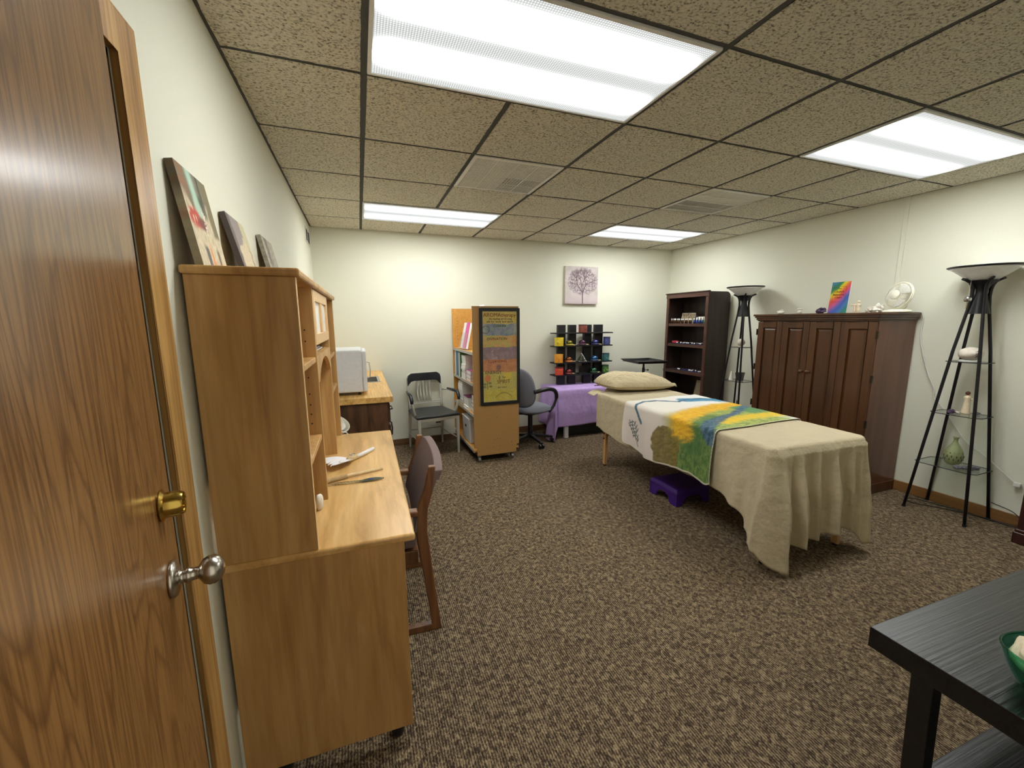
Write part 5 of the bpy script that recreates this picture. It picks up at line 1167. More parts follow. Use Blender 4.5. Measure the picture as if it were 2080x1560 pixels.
# things on the far lamp
def L2P(dx, dy, z): return Vector((3.885+dx, 1.50+dy, z))
t = thing('stone_ball', 'round grey stone ball on a ring, top shelf of the far lamp', 'ornament', L2P(0,0,S1)); q = MB(); q.blob((0,0,0.050),(0.040,0.040,0.040),4,0.02,n=24,m=16); q.build('ball', M['stone'], t, smooth=True); q = MB(); q.lathe([(0.022,0),(0.024,0.006),(0.018,0.012),(0,0.012)],(0,0,0),20); q.build('ring_base', M['offwhite'], t, smooth=True)
t = thing('dark_planter', 'small square dark marbled planter, middle shelf of the far lamp', 'planter', L2P(0.0,-0.02,S2), radians(20))
q = MB(); q.hexa([(-0.028,-0.028,0),(0.028,-0.028,0),(0.028,0.028,0),(-0.028,0.028,0)],[(-0.037,-0.037,0.085),(0.037,-0.037,0.085),(0.037,0.037,0.085),(-0.037,0.037,0.085)]); q.build('pot', plain('dark_marbled',rgb(58,52,54),0.4,bumps=(40,0.3,0.003),var=0.5), t, bevel=0.002)
q = MB(); q.box(-0.037,0.037,-0.037,-0.033,0.0855,0.090); q.box(-0.037,0.037,0.033,0.037,0.0855,0.090); q.box(-0.037,-0.033,-0.033,0.033,0.0855,0.090); q.box(0.033,0.037,-0.033,0.033,0.0855,0.090); q.build('rim', M['black'], t)
t = thing('white_cone', 'white cone ornament left of the dark planter on the far lamp', 'ornament', L2P(-0.055,0.045,S2)); q = MB(); q.lathe([(0.026,0),(0.024,0.01),(0.010,0.085),(0.003,0.105),(0,0.106)],(0,0,0),22); q.build('cone_body', M['figwhite'], t, smooth=True); q = MB(); q.lathe([(0.029,0),(0.029,0.006),(0,0.006)],(0,0,0),22); soft(q.build('base', M['stone'], t))
t = thing('bottle_vase', 'small grey-mauve bottle vase, bottom shelf of the far lamp', 'vase', L2P(-0.01,-0.02,S3)); q = MB(); q.lathe([(0.03,0),(0.052,0.02),(0.058,0.05),(0.045,0.08),(0.022,0.10),(0.013,0.12),(0.012,0.155),(0.016,0.165),(0.011,0.165),(0.009,0.15),(0,0.15)],(0,0,0),30); q.build('vase_body', M['greyvase'], t, smooth=True)
q = MB(); q.lathe([(0.0165,0.160),(0.0175,0.164),(0.0165,0.168),(0.012,0.167)],(0,0,0),24,cap=False); q.build('lip', M['stone'], t, smooth=True)
q = MB(); pts = [(4.085,-0.48,0.13),(4.08,-0.60,0.11),(4.078,-0.66,0.03),(4.075,-0.56,0.012),(4.06,-0.40,0.007),(3.985,-0.25,0.006),(3.90,-0.14,0.006),(3.93,-0.06,0.006),(4.02,-0.08,0.006),(4.06,-0.28,0.006),(4.07,-0.52,0.006),(4.075,-0.68,0.006)]
def smooth_pts(pts, n=6, it=4):
    s_ = []
    for i in range(len(pts)-1):
        for k in range(n): s_.append(Vector(pts[i]).lerp(Vector(pts[i+1]),k/n))
    s_.append(Vector(pts[-1]))
    for _ in range(it): s_ = [s_[0]]+[(s_[i-1]+s_[i]*2+s_[i+1])/4 for i in range(1,len(s_)-1)]+[s_[-1]]
    return s_
q.tube(smooth_pts(pts),0.003,8); tag(q.build('power_cord', M['cord_b'], smooth=True), 'black lamp cord looped on the carpet along the right baseboard', 'cord')
q = MB(); pts = [(4.07,0.11,1.487),(4.08,0.06,1.485),(4.098,0.05,1.42),(4.10,0.06,1.34),(4.09,0.043,1.227),(4.09,-0.03,0.99),(4.09,-0.085,0.88),(4.09,-0.075,0.83),(4.09,-0.131,0.77),(4.09,-0.236,0.62),(4.09,-0.30,0.52),(4.09,-0.38,0.47),(4.09,-0.435,0.428),(4.09,-0.55,0.325),(4.09,-0.60,0.29)]
q.tube(smooth_pts(pts),0.004,8)
t = tag(q.build('power_cord', M['cord_w'], smooth=True), 'white power cord running down the right wall behind the near lamp', 'cord')
q = MB(); q.box(4.08,4.10,-0.60,-0.565,0.285,0.315); q.build('plug', M['cord_w'], t, bevel=0.004)

# ------------------------------------------------------------------ cherry armoire
AX0, AX1, AY0, AY1, AH = 3.60, 4.095, 0.092, 1.085, 1.48
ar = thing('armoire', 'wide cherry armoire with four raised-panel doors by the right wall', 'armoire', ((AX0+AX1)/2,(AY0+AY1)/2,0))
ox, oy = (AX0+AX1)/2, (AY0+AY1)/2; hx, hy = (AX1-AX0)/2, (AY1-AY0)/2
q = MB(); q.box(-hx+0.022,hx,-hy,-hy+0.02,0.0,1.415); q.build('side_panel', M['armoire_side'], ar); q = MB(); q.box(-hx+0.022,hx,hy-0.02,hy,0.0,1.415); q.build('side_panel', M['armoire_side'], ar)
q = MB(); q.box(hx-0.01,hx-0.004,-hy+0.02,hy-0.02,0.08,1.41); q.build('back_panel', M['armoire'], ar)
q = MB(); q.box(-hx+0.022,hx-0.011,-hy+0.02,hy-0.02,0.08,0.10); q.box(-hx+0.022,hx-0.011,-hy+0.02,hy-0.02,1.395,1.415); q.build('carcass_boards', M['armoire'], ar)
# crown: stepped moulding extruded round three sides
q = MB()
for z0_, z1_, e in ((1.415,1.425,0.004),(1.425,1.445,0.012),(1.445,1.462,0.022),(1.462,1.480,0.032)):
    q.box(-hx-e,hx,-hy-e,hy+e,z0_,z1_)
q.build('crown', M['armoire'], ar, bevel=0.004, segs=3)
q = MB(); q.box(-hx+0.0,hx,-hy-0.006,hy+0.006,0.0,0.085); q.build('plinth', M['armoire'], ar, bevel=0.004)
dw = (2*hy-0.004)/4; ys_ = [-hy+0.002+dw*k for k in range(5)]
for k in range(4):
    y0, y1 = ys_[k]+0.0015, ys_[k+1]-0.0015; z0_, z1_ = 0.095, 1.408
    q = MB(); sw = 0.055
    X0, X1 = -hx+0.001, -hx+0.020
    q.box(X0,X1,y0,y0+sw,z0_,z1_); q.box(X0,X1,y1-sw,y1,z0_,z1_); q.box(X0,X1,y0+sw,y1-sw,z1_-sw,z1_); q.box(X0,X1,y0+sw,y1-sw,z0_,z0_+sw*1.4)
    d = q.build('door', M['armoire'], ar, bevel=0.003)
    q = MB(); a, c, e, g = y0+sw, y1-sw, z0_+sw*1.4, z1_-sw; s_ = 0.022
    q._a([(X0+0.014,a,e),(X0+0.014,c,e),(X0+0.014,c,g),(X0+0.014,a,g),(X0+0.005,a+s_,e+s_),(X0+0.005,c-s_,e+s_),(X0+0.005,c-s_,g-s_),(X0+0.005,a+s_,g-s_)],[(0,1,5,4),(1,2,6,5),(2,3,7,6),(3,0,4,7),(4,5,6,7)])
    q.build('raised_panel', M['armoire'], d)
    if k in (1,2):
        yk = ys_[2]+(-0.028 if k == 1 else 0.028)
        q = MB(); q.lathe([(0.010,0),(0.010,0.004),(0.006,0.008),(0.006,0.014),(0.014,0.020),(0.016,0.026),(0.012,0.031),(0,0.033)],(X0,yk,0.975),24,(-1,0,0)); o = q.build('knob', M['armoire'], d, smooth=True)
for y, sg in ((-hy-0.001,-1),(hy+0.001,1)):
    for z in (1.31,0.97,0.61,0.22):
        q = MB(); q.box(-hx+0.004,-hx+0.020,min(y,y+sg*0.008),max(y,y+sg*0.008),z-0.028,z+0.028); q.cyl((-hx-0.001,y+sg*0.003,z-0.03),(-hx-0.001,y+sg*0.003,z+0.03),0.005,n=10); q.build('hinge', M['bronze'], ar)
# on top of the armoire
AT = AH+0.0005; AXm = 3.85
t = thing('desk_fan', 'white two-cage desk fan at the right end of the armoire top', 'fan', (AXm+0.0,0.105,AT), radians(72))
# faces local +y -> turned towards the room
q = MB(); q.lathe([(0.085,0),(0.088,0.006),(0.080,0.016),(0.040,0.024),(0,0.026)],(0,0,0),36); q.build('base', M['offwhite'], t, smooth=True)
q = MB(); q.tube([(0,-0.02,0.02),(0,-0.055,0.05),(0,-0.062,0.09),(0,-0.04,0.12)],[0.018,0.015,0.014,0.018],14); q.build('neck', M['offwhite'], t, smooth=True)
fc = Vector((0,0.0,0.128)); fa = Vector((0,1,0.18)).normalized(); fs_ = Vector((1,0,0)); fu = fs_.cross(fa)
FR = 0.100
def fp(r_, a, d): return fc+fa*d+fs_*(r_*cos(a))+fu*(r_*sin(a))
q = MB(); q.lathe([(0.0,-0.085),(0.030,-0.080),(0.036,-0.05),(0.036,-0.01),(0.02,-0.005),(0,-0.005)],fc,24,fa); q.build('motor', M['offwhite'], t, smooth=True)
for nm, sg, dep in (('front_grille',1,0.038),('rear_grille',-1,0.036)):
    q = MB()
    for k in range(44):
        a = 2*pi*k/44; q.tube([fp(0.032,a,sg*dep),fp(0.065,a,sg*dep*0.97),fp(0.088,a,sg*dep*0.7),fp(FR,a,sg*0.006)],0.0013,4)
    for r_, d_ in ((0.050,0.99),(0.075,0.86)): q.tube([fp(r_,2*pi*k/36,sg*dep*d_) for k in range(36)],0.0011,4,closed=True)
    q.tube([fp(FR,2*pi*k/48,sg*0.006) for k in range(48)],0.0042,8,closed=True)
    g_ = q.build(nm, M['offwhite'], t, smooth=True)
    if sg > 0:
        q = MB(); q.lathe([(0.036,0.032),(0.036,0.040),(0.028,0.046),(0,0.048)],fc,28,fa); q.build('centre_cap', M['offwhite'], g_, smooth=True)
for k in range(3):
    q = MB()
    def blade(u, v, k=k):
        a = 2*pi*k/3+0.2+1.5*(u-0.5)*(0.5+0.5*v); r_ = 0.018+0.070*v; return fp(r_,a,0.010+0.018*(0.5-u))
    q.grid(blade,8,8); q.build('blade', M['frost'], t, smooth=True, solid=0.0015)
t = thing('rainbow_sign', 'rainbow-striped lettered sign standing on the armoire', 'sign', (3.86,0.545,AT))
SW, SH_ = 0.150, 0.272; Mx = Matrix.Rotation(radians(6),4,'Y')
q = MB(); q.M = Mx; q.box(0.001,0.006,-SW/2,SW/2,0.0005,SH_); q.build('board', M['paper'], t)
def rain(u, v):
    # u from left (seen from the room) to right, v up
    s_ = v*1.75-u*1.05+0.12*sin(u*4)+0.10*nz(u*4,v*4,51)
    st = [(-1.1,(60,140,120)),(-0.72,(50,130,110)),(-0.42,(70,120,180)),(-0.12,(60,96,176)),(0.12,(130,100,176)),(0.28,(200,90,140)),(0.50,(220,80,80)),(0.70,(226,120,60)),(0.88,(228,190,50)),(1.05,(220,212,40)),(1.18,(60,140,80)),(1.38,(44,120,100)),(1.6,(80,130,170)),(2.0,(70,100,160))]
    for a, c in zip(st, st[1:]):
        if a[0] <= s_ <= c[0]: return mix(L3(*a[1]), L3(*c[1]), (s_-a[0])/(c[0]-a[0]))
    return L3(*(st[0][1] if s_ < 0 else st[-1][1]))
NX, NZ = 50, 90
q = MB(); q.M = Mx; q.grid(lambda u,v:(0.0,SW/2-SW*u,0.0005+SH_*v),NX,NZ); sf_ = q.build('printed_face', M['canvas'], t, recalc=False, colors=[rain(i/(NX-1), j/(NZ-1)) for j in range(NZ) for i in range(NX)])
Mt = Matrix(((0,0,-1,0),(-1,0,0,0),(0,1,0,0),(0,0,0,1)))
for s_, z, sz in (('The',0.215,0.020),('Chakra',0.188,0.027),('Balancing',0.163,0.024),('Chart',0.138,0.025)):
    text(s_, sz, Mx @ Matrix.Translation((-0.0012,0.008,z)) @ Mt, M['inkred'], sf_)
q = MB(); q.M = Mx
for a, c in (((0.055,0.10),(0.055,0.232)),((-0.045,0.10),(-0.045,0.232)),((0.055,0.232),(-0.045,0.232)),((0.055,0.10),(-0.045,0.10))): q.tube([(-0.001,a[0],a[1]),(-0.001,c[0],c[1])],0.0008,4)
q.build('ruled_border', M['inkred'], sf_)
t = thing('rabbit_figurine', 'white arched rabbit figurine, leftmost on the armoire top', 'figurine', (AXm,1.045,AT))
q = MB(); q.blob((0,0,0.018),(0.022,0.032,0.018),1,0.12); q.blob((0,0.030,0.022),(0.012,0.013,0.011),2,0.05); q.build('body', M['figwhite'], t, smooth=True)
q = MB(); q.tube(smooth_pts([(0,0.022,0.030),(0,0.0,0.042),(0,-0.03,0.036)],4,2),[0.004]*9,8); q.build('ears', M['figwhite'], t, smooth=True)
t = thing('mushroom_figurine', 'small white flat-topped figurine left of the amethyst on the armoire', 'figurine', (AXm,0.86,AT))
q = MB(); q.blob((0,0,0.018),(0.018,0.020,0.018),3,0.15); q.build('body', M['figwhite'], t, smooth=True); q = MB(); q.blob((0,0,0.045),(0.020,0.026,0.009),4,0.1); q.build('cap', M['figwhite'], t, smooth=True)
q = MB(); q.blob((AXm,0.672,AT+0.024),(0.03,0.040,0.026),6,0.3,fr=3); tag(q.build('amethyst_geode', M['amethyst']), 'purple amethyst geode left of the rainbow sign', 'crystal')
t = thing('couple_figurine', 'cream embracing figure ornament right of the rainbow sign', 'figurine', (AXm,0.385,AT))
q = MB(); q.lathe([(0.016,0.0),(0.014,0.03),(0.011,0.052),(0.016,0.068),(0.012,0.078),(0,0.080)],(0,-0.013,0),18); q.lathe([(0.012,0.0),(0.010,0.03),(0.009,0.050),(0.013,0.064),(0.010,0.072),(0,0.074)],(0,0.016,0),18); q.bar((-0.004,-0.03,0.064),(-0.004,0.046,0.068),0.012,0.012); q.build('body', M['figcream'], t, smooth=True)
q = MB(); q.blob((0,-0.010,0.092),0.0125,1,0.02); q.build('head', M['figcream'], t, smooth=True)
q = MB(); q.box(-0.018,0.018,-0.034,0.036,0,0.004); q.build('base', M['figwhite'], t, bevel=0.001)
for k, (dy, s_, lb) in enumerate([(0.255,0.036,'rough white quartz cluster beside the fan on the armoire, right half'),(0.318,0.024,'small grey-white quartz lump left of the quartz cluster')]):
    q = MB(); q.blob((AXm,dy-0.02,AT+s_*0.85),(s_*0.8,s_,s_*0.95),30+k,0.4,fr=2.4,n=16,m=12); tag(q.build('quartz_cluster', M['figwhite'] if k == 0 else M['stone']), lb, 'crystal')

# ------------------------------------------------------------------ massage table
BO = Vector((2.40,-0.34,0)); BA = -radians(2.2)
bed = thing('massage_table', 'massage table on wooden legs under a tan sheet', 'massage table', BO, BA)
BWd, BL, BZ = 0.375, 1.90, 0.722
q = MB(); q.box(-BWd,BWd,0.0,BL,BZ-0.07,BZ-0.004); q.build('cushion_top', M['sheet'], bed, bevel=0.03, segs=4)
q = MB(); q.box(-BWd+0.02,BWd-0.02,0.02,0.05,BZ-0.15,BZ-0.071); q.box(-BWd+0.02,BWd-0.02,BL-0.05,BL-0.02,BZ-0.15,BZ-0.071); q.box(-BWd+0.02,-BWd+0.045,0.05,BL-0.05,BZ-0.15,BZ-0.071); q.box(BWd-0.045,BWd-0.02,0.05,BL-0.05,BZ-0.15,BZ-0.071); q.build('side_rails', M['oakpale'], bed, bevel=0.003)
for x, y0, y1 in ((-0.315,0.045,0.05),(0.305,0.045,0.05),(-0.325,1.80,1.79),(0.325,1.80,1.79)):
    q = MB(); q.bar((x,y0,0.012),(x,y1,BZ-0.08),0.030,0.040,(0,1,0)); lg = q.build('leg', M['oakpale'], bed, bevel=0.004)
    q = MB(); q.cyl((x,y0,0),(x,y0,0.013),0.016,n=14); soft(q.build('rubber_foot', M['black'], lg))
    q = MB()
    for z in (0.28,0.33,0.38): q.cyl((x-0.024,y0,z),(x-0.015,y0,z),0.008,n=10)
    soft(q.build('adjusting_knob', M['bronze'], lg))
for y in (0.05,1.795):
    q = MB(); q.bar((-0.32,y,0.42),(0.32,y,0.42),0.018,0.045); q.build('cross_brace', M['oakpale'], bed, bevel=0.003)
for x in (-0.32,0.32):
    q = MB(); q.tube([(x,0.08,0.32),(x,0.62,0.645)],0.006,8); q.tube([(x,1.77,0.32),(x,1.25,0.645)],0.006,8); q.build('diagonal_brace', M['bronze'], bed, smooth=True)
q = MB(); q.box(-0.14,0.14,BL+0.01,BL+0.27,BZ-0.075,BZ-0.004); q.build('face_rest', M['sheet'], bed, bevel=0.03, segs=4)

# sheet: top and a hanging skirt with folds, one continuous surface
SWh, SL, SZ, SR = 0.392, 1.92, BZ+0.006, 0.05
perim = []   # (point on rim, outward normal, arc position)
def rim():
    x0, x1, y0, y1 = -SWh, SWh, -0.018, SL-0.018+0.0; r_ = SR; out = []
    def seg(a, c, nrm, n):
        for k in range(n): out.append((Vector(a).lerp(Vector(c), k/n), Vector(nrm)))
    def arc_(cx_, cy_, a0, n=14):
        for k in range(n):
            a = a0+(pi/2)*k/n; out.append((Vector((cx_+r_*cos(a), cy_+r_*sin(a))), Vector((cos(a), sin(a)))))
    seg((x0,y1-r_),(x0,y0+r_),(-1,0),110); arc_(x0+r_,y0+r_,pi); seg((x0+r_,y0),(x1-r_,y0),(0,-1),90); arc_(x1-r_,y0+r_,1.5*pi)
    seg((x1,y0+r_),(x1,y1-r_),(1,0),80); arc_(x1-r_,y1-r_,0); seg((x1-r_,y1),(x0+r_,y1),(0,1),40); arc_(x0+r_,y1-r_,pi/2)
    return out
RM = rim(); NP = len(RM)
C = Vector((0,SL/2-0.02))
def interp(x, tab):
    if x <= tab[0][0]: return tab[0][1]
    for a, c in zip(tab, tab[1:]):
        if x <= c[0]: return a[1]+(c[1]-a[1])*(x-a[0])/(c[0]-a[0])
    return tab[-1][1]
def drop(i):
    p, n = RM[i]
    if n.x < -0.98: return interp(p.y, [(0.03,0.57),(0.09,0.49),(0.16,0.425),(0.30,0.375),(0.5,0.36),(1.4,0.385),(1.87,0.33)])
    if n.x > 0.98: return interp(p.y, [(0.03,0.62),(0.12,0.50),(0.25,0.40),(1.87,0.38)])
    if n.y < -0.98: return interp(p.x, [(-0.342,0.695),(-0.29,0.712),(-0.262,0.712),(-0.250,0.575),(-0.10,0.57),(0.0,0.555),(0.12,0.548),(0.25,0.545),(0.30,0.60),(0.342,0.66)])
    if p.y < 0.3: return (0.66 if p.x > 0 else interp(p.y,[(-0.02,0.69),(0.03,0.58)]))
    return 0.34
def skirt(i, d, L):
    p, n = RM[i]; t_ = d/L if L else 0
    near = p.y < 0.08
    if near and n.y < -0.3:
        x = p.x
        sh_ = lambda q_: (1-abs(sin(q_)))**1.6*2-0.75
        w = 0.034*sh_(x*22.5+0.9+0.35*t_)+0.022*sh_(x*12.5+2.4)+0.004*sin(x*80)
        w *= sm(0.0,0.6,t_)**0.8; base = 0.035*t_+0.012
        if x < -0.24: w += 0.050*sm(0.0,0.5,t_)*sm(-0.245,-0.265,x)
        if x > 0.22: w += 0.008*sm(0.0,0.9,t_)*sm(0.22,0.34,x)
    elif near:
        w = 0.035*sin(p.y*40+2)*sm(0.05,0.6,t_); base = 0.030*t_
        if p.x < 0: w += 0.045*t_
    elif n.x < 0:
        w = (0.007*sin(p.y*9+0.5)+0.005*sin(p.y*23))*sm(0.1,0.9,t_); base = 0.012*t_
        w += 0.03*sm(0.35,0.08,p.y)*sin(p.y*38)*t_+0.02*sm(0.35,0.05,p.y)*t_
    else:
        w = 0.010*sin((p.y+p.x)*14)*t_; base = 0.012*t_
    return w+base
TOP, SK = 16, 40
verts = []; 
def top_z(p): return SZ+0.0035*noise.noise(Vector((p.x*5,p.y*5,1)))+0.002*noise.noise(Vector((p.x*16,p.y*16,7)))
q = MB()
rings = []
for k in range(TOP):   # from centre line outwards
    f = (k+1)/TOP; ring_ = []
    for i in range(NP):
        p, n = RM[i]; cy_ = min(max(p.y,0.34),SL-0.40); cpt = Vector((0,cy_)); pp = cpt.lerp(p-n*0.025, f)
        ring_.append((pp.x,pp.y,top_z(pp)))
    rings.append(ring_)
for a in (0.25,0.5,0.75,1.0):
    ring_ = []
    for i in range(NP):
        p, n = RM[i]; th = a*pi/2; pp = p-n*0.025+n*0.025*sin(th); zz = top_z(pp)*(1)-0.025*(1-cos(th)); ring_.append((pp.x,pp.y,zz))
    rings.append(ring_)
for k in range(1,SK+1):
    ring_ = []
    for i in range(NP):
        p, n = RM[i]; L = drop(i)-0.025; d = L*k/SK; o_ = skirt(i,d,L); pp = p+n*max(o_,0.002)
        z = SZ-0.025-d+0.006*noise.noise(Vector((p.x*8,p.y*8,3)))*(k/SK)
        ring_.append((pp.x,pp.y,max(z,0.012)))
    rings.append(ring_)
vs = [v for r_ in rings for v in r_]; fs = []
for a in range(len(rings)-1):
    for i in range(NP): j = (i+1)%NP; fs.append((a*NP+i, a*NP+j, (a+1)*NP+j, (a+1)*NP+i))
q._a(vs, fs)
# spine strip closing the middle
q2 = [(0,min(max(RM[i][0].y,0.34),SL-0.40)) for i in range(NP)]
n0 = len(q.v); q.v += [(a[0],a[1],top_z(Vector(a))) for a in q2]; q.f += [(n0+i, n0+(i+1)%NP, (i+1)%NP, i) for i in range(NP)]
so = q.build('bed_sheet', M['sheet'], smooth=True, solid=0.0012); so.location = BO; so.rotation_euler = (0,0,BA)
tag(so, 'tan cotton sheet draped over the massage table with long folds at the foot', 'bed sheet')
# flap of the sheet at the head corner
# painted throw
V0, V1 = 0.385, 1.385; ZB = SZ+0.010; XO = SWh+0.020; rr_ = 0.035
def thr(a, v):   # a = signed distance across, on top |a|<XO, beyond it hangs
    s_ = 1 if a > 0 else -1; m_ = abs(a); flat = XO-rr_; arcL = rr_*pi/2
    if m_ < flat: x, z = m_, 0
    elif m_ < flat+arcL: th = (m_-flat)/rr_; x, z = flat+rr_*sin(th), -rr_*(1-cos(th))
    else:
        d = m_-flat-arcL; w = (0.016*sin(v*19+1.2)+0.008*sin(v*43))*sm(0.0,0.33,d); x = XO+0.014*d/0.35+max(w,-0.004)+0.006*sm(0,0.1,d); z = -rr_-d
        if s_ < 0: x += 0.03*sm(0.62,0.50,v)*d
    return s_*x, z
def throwp(u, w):
    a = -0.80+1.50*w; v = V0+(V1-V0)*u
    if a < -0.78+0.0: pass
    a += 0.022*sm(-0.3,-0.8,a)
    v2 = v+0.065*(a+0.10)+0.008*sin(a*7)
    # rounded corners of the throw at the hem
    hem = 0.0
    if u < 0.06: hem = (1-u/0.06)**2*0.035
    if u > 0.94: hem = ((u-0.94)/0.06)**2*0.05
    if w < 0.06: a = a+hem*(1-w/0.06)
    a = a + (0.022*sin(v*8.5+2.6)+0.010)*sm(0.30,0.0,w)
    x, z = thr(a, v); zt = top_z(Vector((x,v2)))-SZ if abs(x) < SWh else 0
    return (x, v2, ZB+z+zt-(0.0))
def pdist(x, y, pts):
    best = 9; 
    for (ax,ay),(bx_,by) in zip(pts, pts[1:]):
        dx, dy = bx_-ax, by-ay; l2 = dx*dx+dy*dy+1e-9; t_ = max(0,min(1,((x-ax)*dx+(y-ay)*dy)/l2)); d = sqrt((x-ax-t_*dx)**2+(y-ay-t_*dy)**2); best = min(best,d)
    return best
YEL = [(0.50,0.88),(0.20,0.90),(-0.10,0.86),(-0.34,0.76),(-0.47,0.68)]
BLU = [(0.47,0.87),(0.30,0.78),(0.11,0.68),(-0.10,0.62),(-0.28,0.545),(-0.40,0.47),(-0.47,0.41)]
CYA = [(0.10,1.215),(0.26,1.16),(0.44,1.05),(0.60,0.95),(0.70,0.90)]
WNG = [(-0.54,1.14),(-0.42,1.23),(-0.27,1.31),(-0.15,1.29),(0.0,1.18),(0.12,1.22),(0.28,1.20),(0.62,1.05)]
YE2 = [(0.70,0.50),(0.30,0.545),(0.0,0.555),(-0.20,0.53)]
_r = random.Random(4); TWIG = [[(-0.76,1.165),(-0.70,1.20),(-0.66,1.215),(-0.60,1.25),(-0.555,1.255)]]
for k in range(11):
    s_ = k/10; bx_, by_ = -0.71+0.14*s_, 1.20+0.055*s_; sg = 1 if k%2 else -1; l_ = _r.uniform(0.03,0.065)
    TWIG.append([(bx_,by_),(bx_+0.012,by_+sg*l_*0.5),(bx_-0.010,by_+sg*l_*0.8),(bx_+0.022,by_+sg*l_)])
def art(a, v):
    n = nz(a*9, v*9, 61); n2 = 0.6*nz(a*46+v*14, v*20, 62)+0.4*nz(a*90, v*60, 67); n3 = 0.6*nz(a*18, v*50, 63)+0.4*nz(a*60, v*110, 68); w = 0.03*n
    c = mix(L3(232,226,216), L3(222,208,202), sm(-0.3,-0.6,a)*0.8)
    c = mix(c, L3(238,238,236), sm(-0.2,0.2,a)*0.6)
    # pale halo round the plume
    dY = pdist(a+w, v+w, YEL)
    c = mix(c, L3(178,176,110), sm(0.24,0.10,dY+0.02*n2)*0.6*sm(0.98,0.84,v))
    # green body
    g = sm(0.96,0.86,v+0.05*n-0.16*max(0,-0.2-a)+0.05*n2)*sm(0.40,0.30,a+0.1*n)*sm(0.9,0.78,v-0.1*a)
    c = mix(c, mix(L3(112,138,66), L3(176,182,88), 0.5+n3*1.6), g*0.95)
    c = mix(c, mix(L3(56,96,54), L3(110,140,70), 0.5+n3*1.5), sm(-0.30,-0.45,a)*sm(0.72,0.66,v+0.03*n)*0.85)
    c = mix(c, L3(66,108,62), sm(0.16,0.04,pdist(a,v,[(-0.18,0.66),(-0.38,0.60),(-0.56,0.56)])+0.04*n2)*0.7)
    # olive tree at the hem
    ol = sm(0.165,0.150,sqrt(((a+0.64)*1.0)**2+((v-0.835)*1.0)**2)*1.0+0.018*nz(a*34,v*34,64))
    ol = max(ol, sm(-0.62,-0.68,a)*sm(0.68,0.70,v)*sm(0.965,0.95,v+0.012*nz(a*40,v*20,65)))
    c = mix(c, mix(L3(106,92,40), L3(140,122,60), 0.5+n2*1.5), ol*0.95)
    # yellow plume
    c = mix(c, mix(L3(232,188,44), L3(220,160,40), 0.5+n2*2), sm(0.135,0.045,dY+0.05*n2+0.03*n3))
    # right part: green triangle, second yellow
    tri = sm(0.16,0.24,a-0.0)*sm(0.86,0.82,v)*sm(0.56,0.60,v+0.02*n)*1.0
    c = mix(c, mix(L3(110,150,96), L3(80,128,90), 0.5+n2), tri*(a > 0.1)*sm(0.0,0.06,(a-0.08)-(0.68-v)*0.4))
    c = mix(c, mix(L3(232,190,46), L3(206,186,70), 0.5+n2*1.6), sm(0.085,0.03,pdist(a,v,YE2)+0.03*n2))
    # blue strokes
    c = mix(c, mix(L3(46,72,100), L3(86,116,140), 0.5+n3*1.6), sm(0.046,0.014,pdist(a,v,BLU)+0.014*n2+0.01*n3-0.02*sm(0.0,-0.3,a))*0.9)
    c = mix(c, mix(L3(92,156,190), L3(60,120,160), 0.5+n2*1.8), sm(0.085,0.045,pdist(a,v,CYA)+0.02*n2-0.02*sm(0.2,0.5,a)))
    c = mix(c, L3(78,112,132), sm(0.020,0.008,pdist(a,v,WNG)+0.004*n+0.006*n2-0.008*sm(-0.3,-0.15,a)*sm(0.0,-0.1,a)))
    c = mix(c, L3(216,186,120), sm(0.45,0.52,a)*sm(1.24,1.28,v)*0.6)
    # dark wiry tree mark on the hanging side
    tm_ = min(pdist(a,v,g_) for g_ in TWIG) if (-0.80 < a < -0.52 and 1.10 < v < 1.36) else 9
    c = mix(c, L3(66,84,84), sm(0.0055,0.0025,tm_))
    # whip-stitched border
    e = min(v-V0, V1-v)
    if e < 0.010 or a < -0.788: c = mix(c, L3(226,222,206), 0.75 if (int(a*160) % 2 == 0 or a < -0.788) else 0.25)
    return c
NU, NW = 190, 300
q = MB(); q.grid(throwp, NU, NW)
cols_ = [art(-0.80+1.50*(j/(NW-1)), V0+(V1-V0)*(i/(NU-1))) for j in range(NW) for i in range(NU)]
th_ = q.build('painted_throw', M['blanket'], recalc=False, smooth=True, colors=cols_); th_.location = BO; th_.rotation_euler = (0,0,BA)
md = th_.modifiers.new('solid','SOLIDIFY'); md.thickness = 0.003; md.offset = -1
tag(th_, 'throw painted with a yellow, green and blue hummingbird design over the massage table', 'throw blanket')
# pillow
pl = thing('pillow', 'tan pillow at the head of the massage table', 'pillow', BO+Vector((0,0,0)), BA)
def pil(u, v, side):
    x = (u-0.5)*2; y = (v-0.5)*2; ex = 1-0.06*(y*y); ey = 1-0.10*(x*x)
    X = 0.062+0.365*x*ex; Y = 1.93+0.235*y*ey
    h_ = max(0,(1-abs(x)**3.4))**0.5*max(0,(1-abs(y)**2.6))**0.55
    wr = 0.016*noise.noise(Vector((x*2.2,y*3.0,2)))+0.010*noise.noise(Vector((x*4+y*5,y*3-x*2,5)))+0.006*noise.noise(Vector((x*10,y*12,8)))
    zc = SZ+0.060+0.02*x*0-0.012*x
    z = zc+(h_*(0.112-0.015*x+wr) if side else -h_*0.055-0.002)
    return (X+0.02*noise.noise(Vector((x,y,9))), Y, z)
q = MB(); q.grid(lambda u,v: pil(u,v,True),70,50); q.grid(lambda u,v: pil(u,v,False),70,50)
q.build('pillow_body', M['sheet2'], pl, smooth=True)
q = MB(); 
def hemf(u, v):
    y = (u-0.5)*2; p = Vector(pil(0.992,u,True)); return (p.x-0.006+0.035*v, p.y, p.z-0.012*v+0.006*sin(u*9)*v+0.008*sin(u*17)*v)
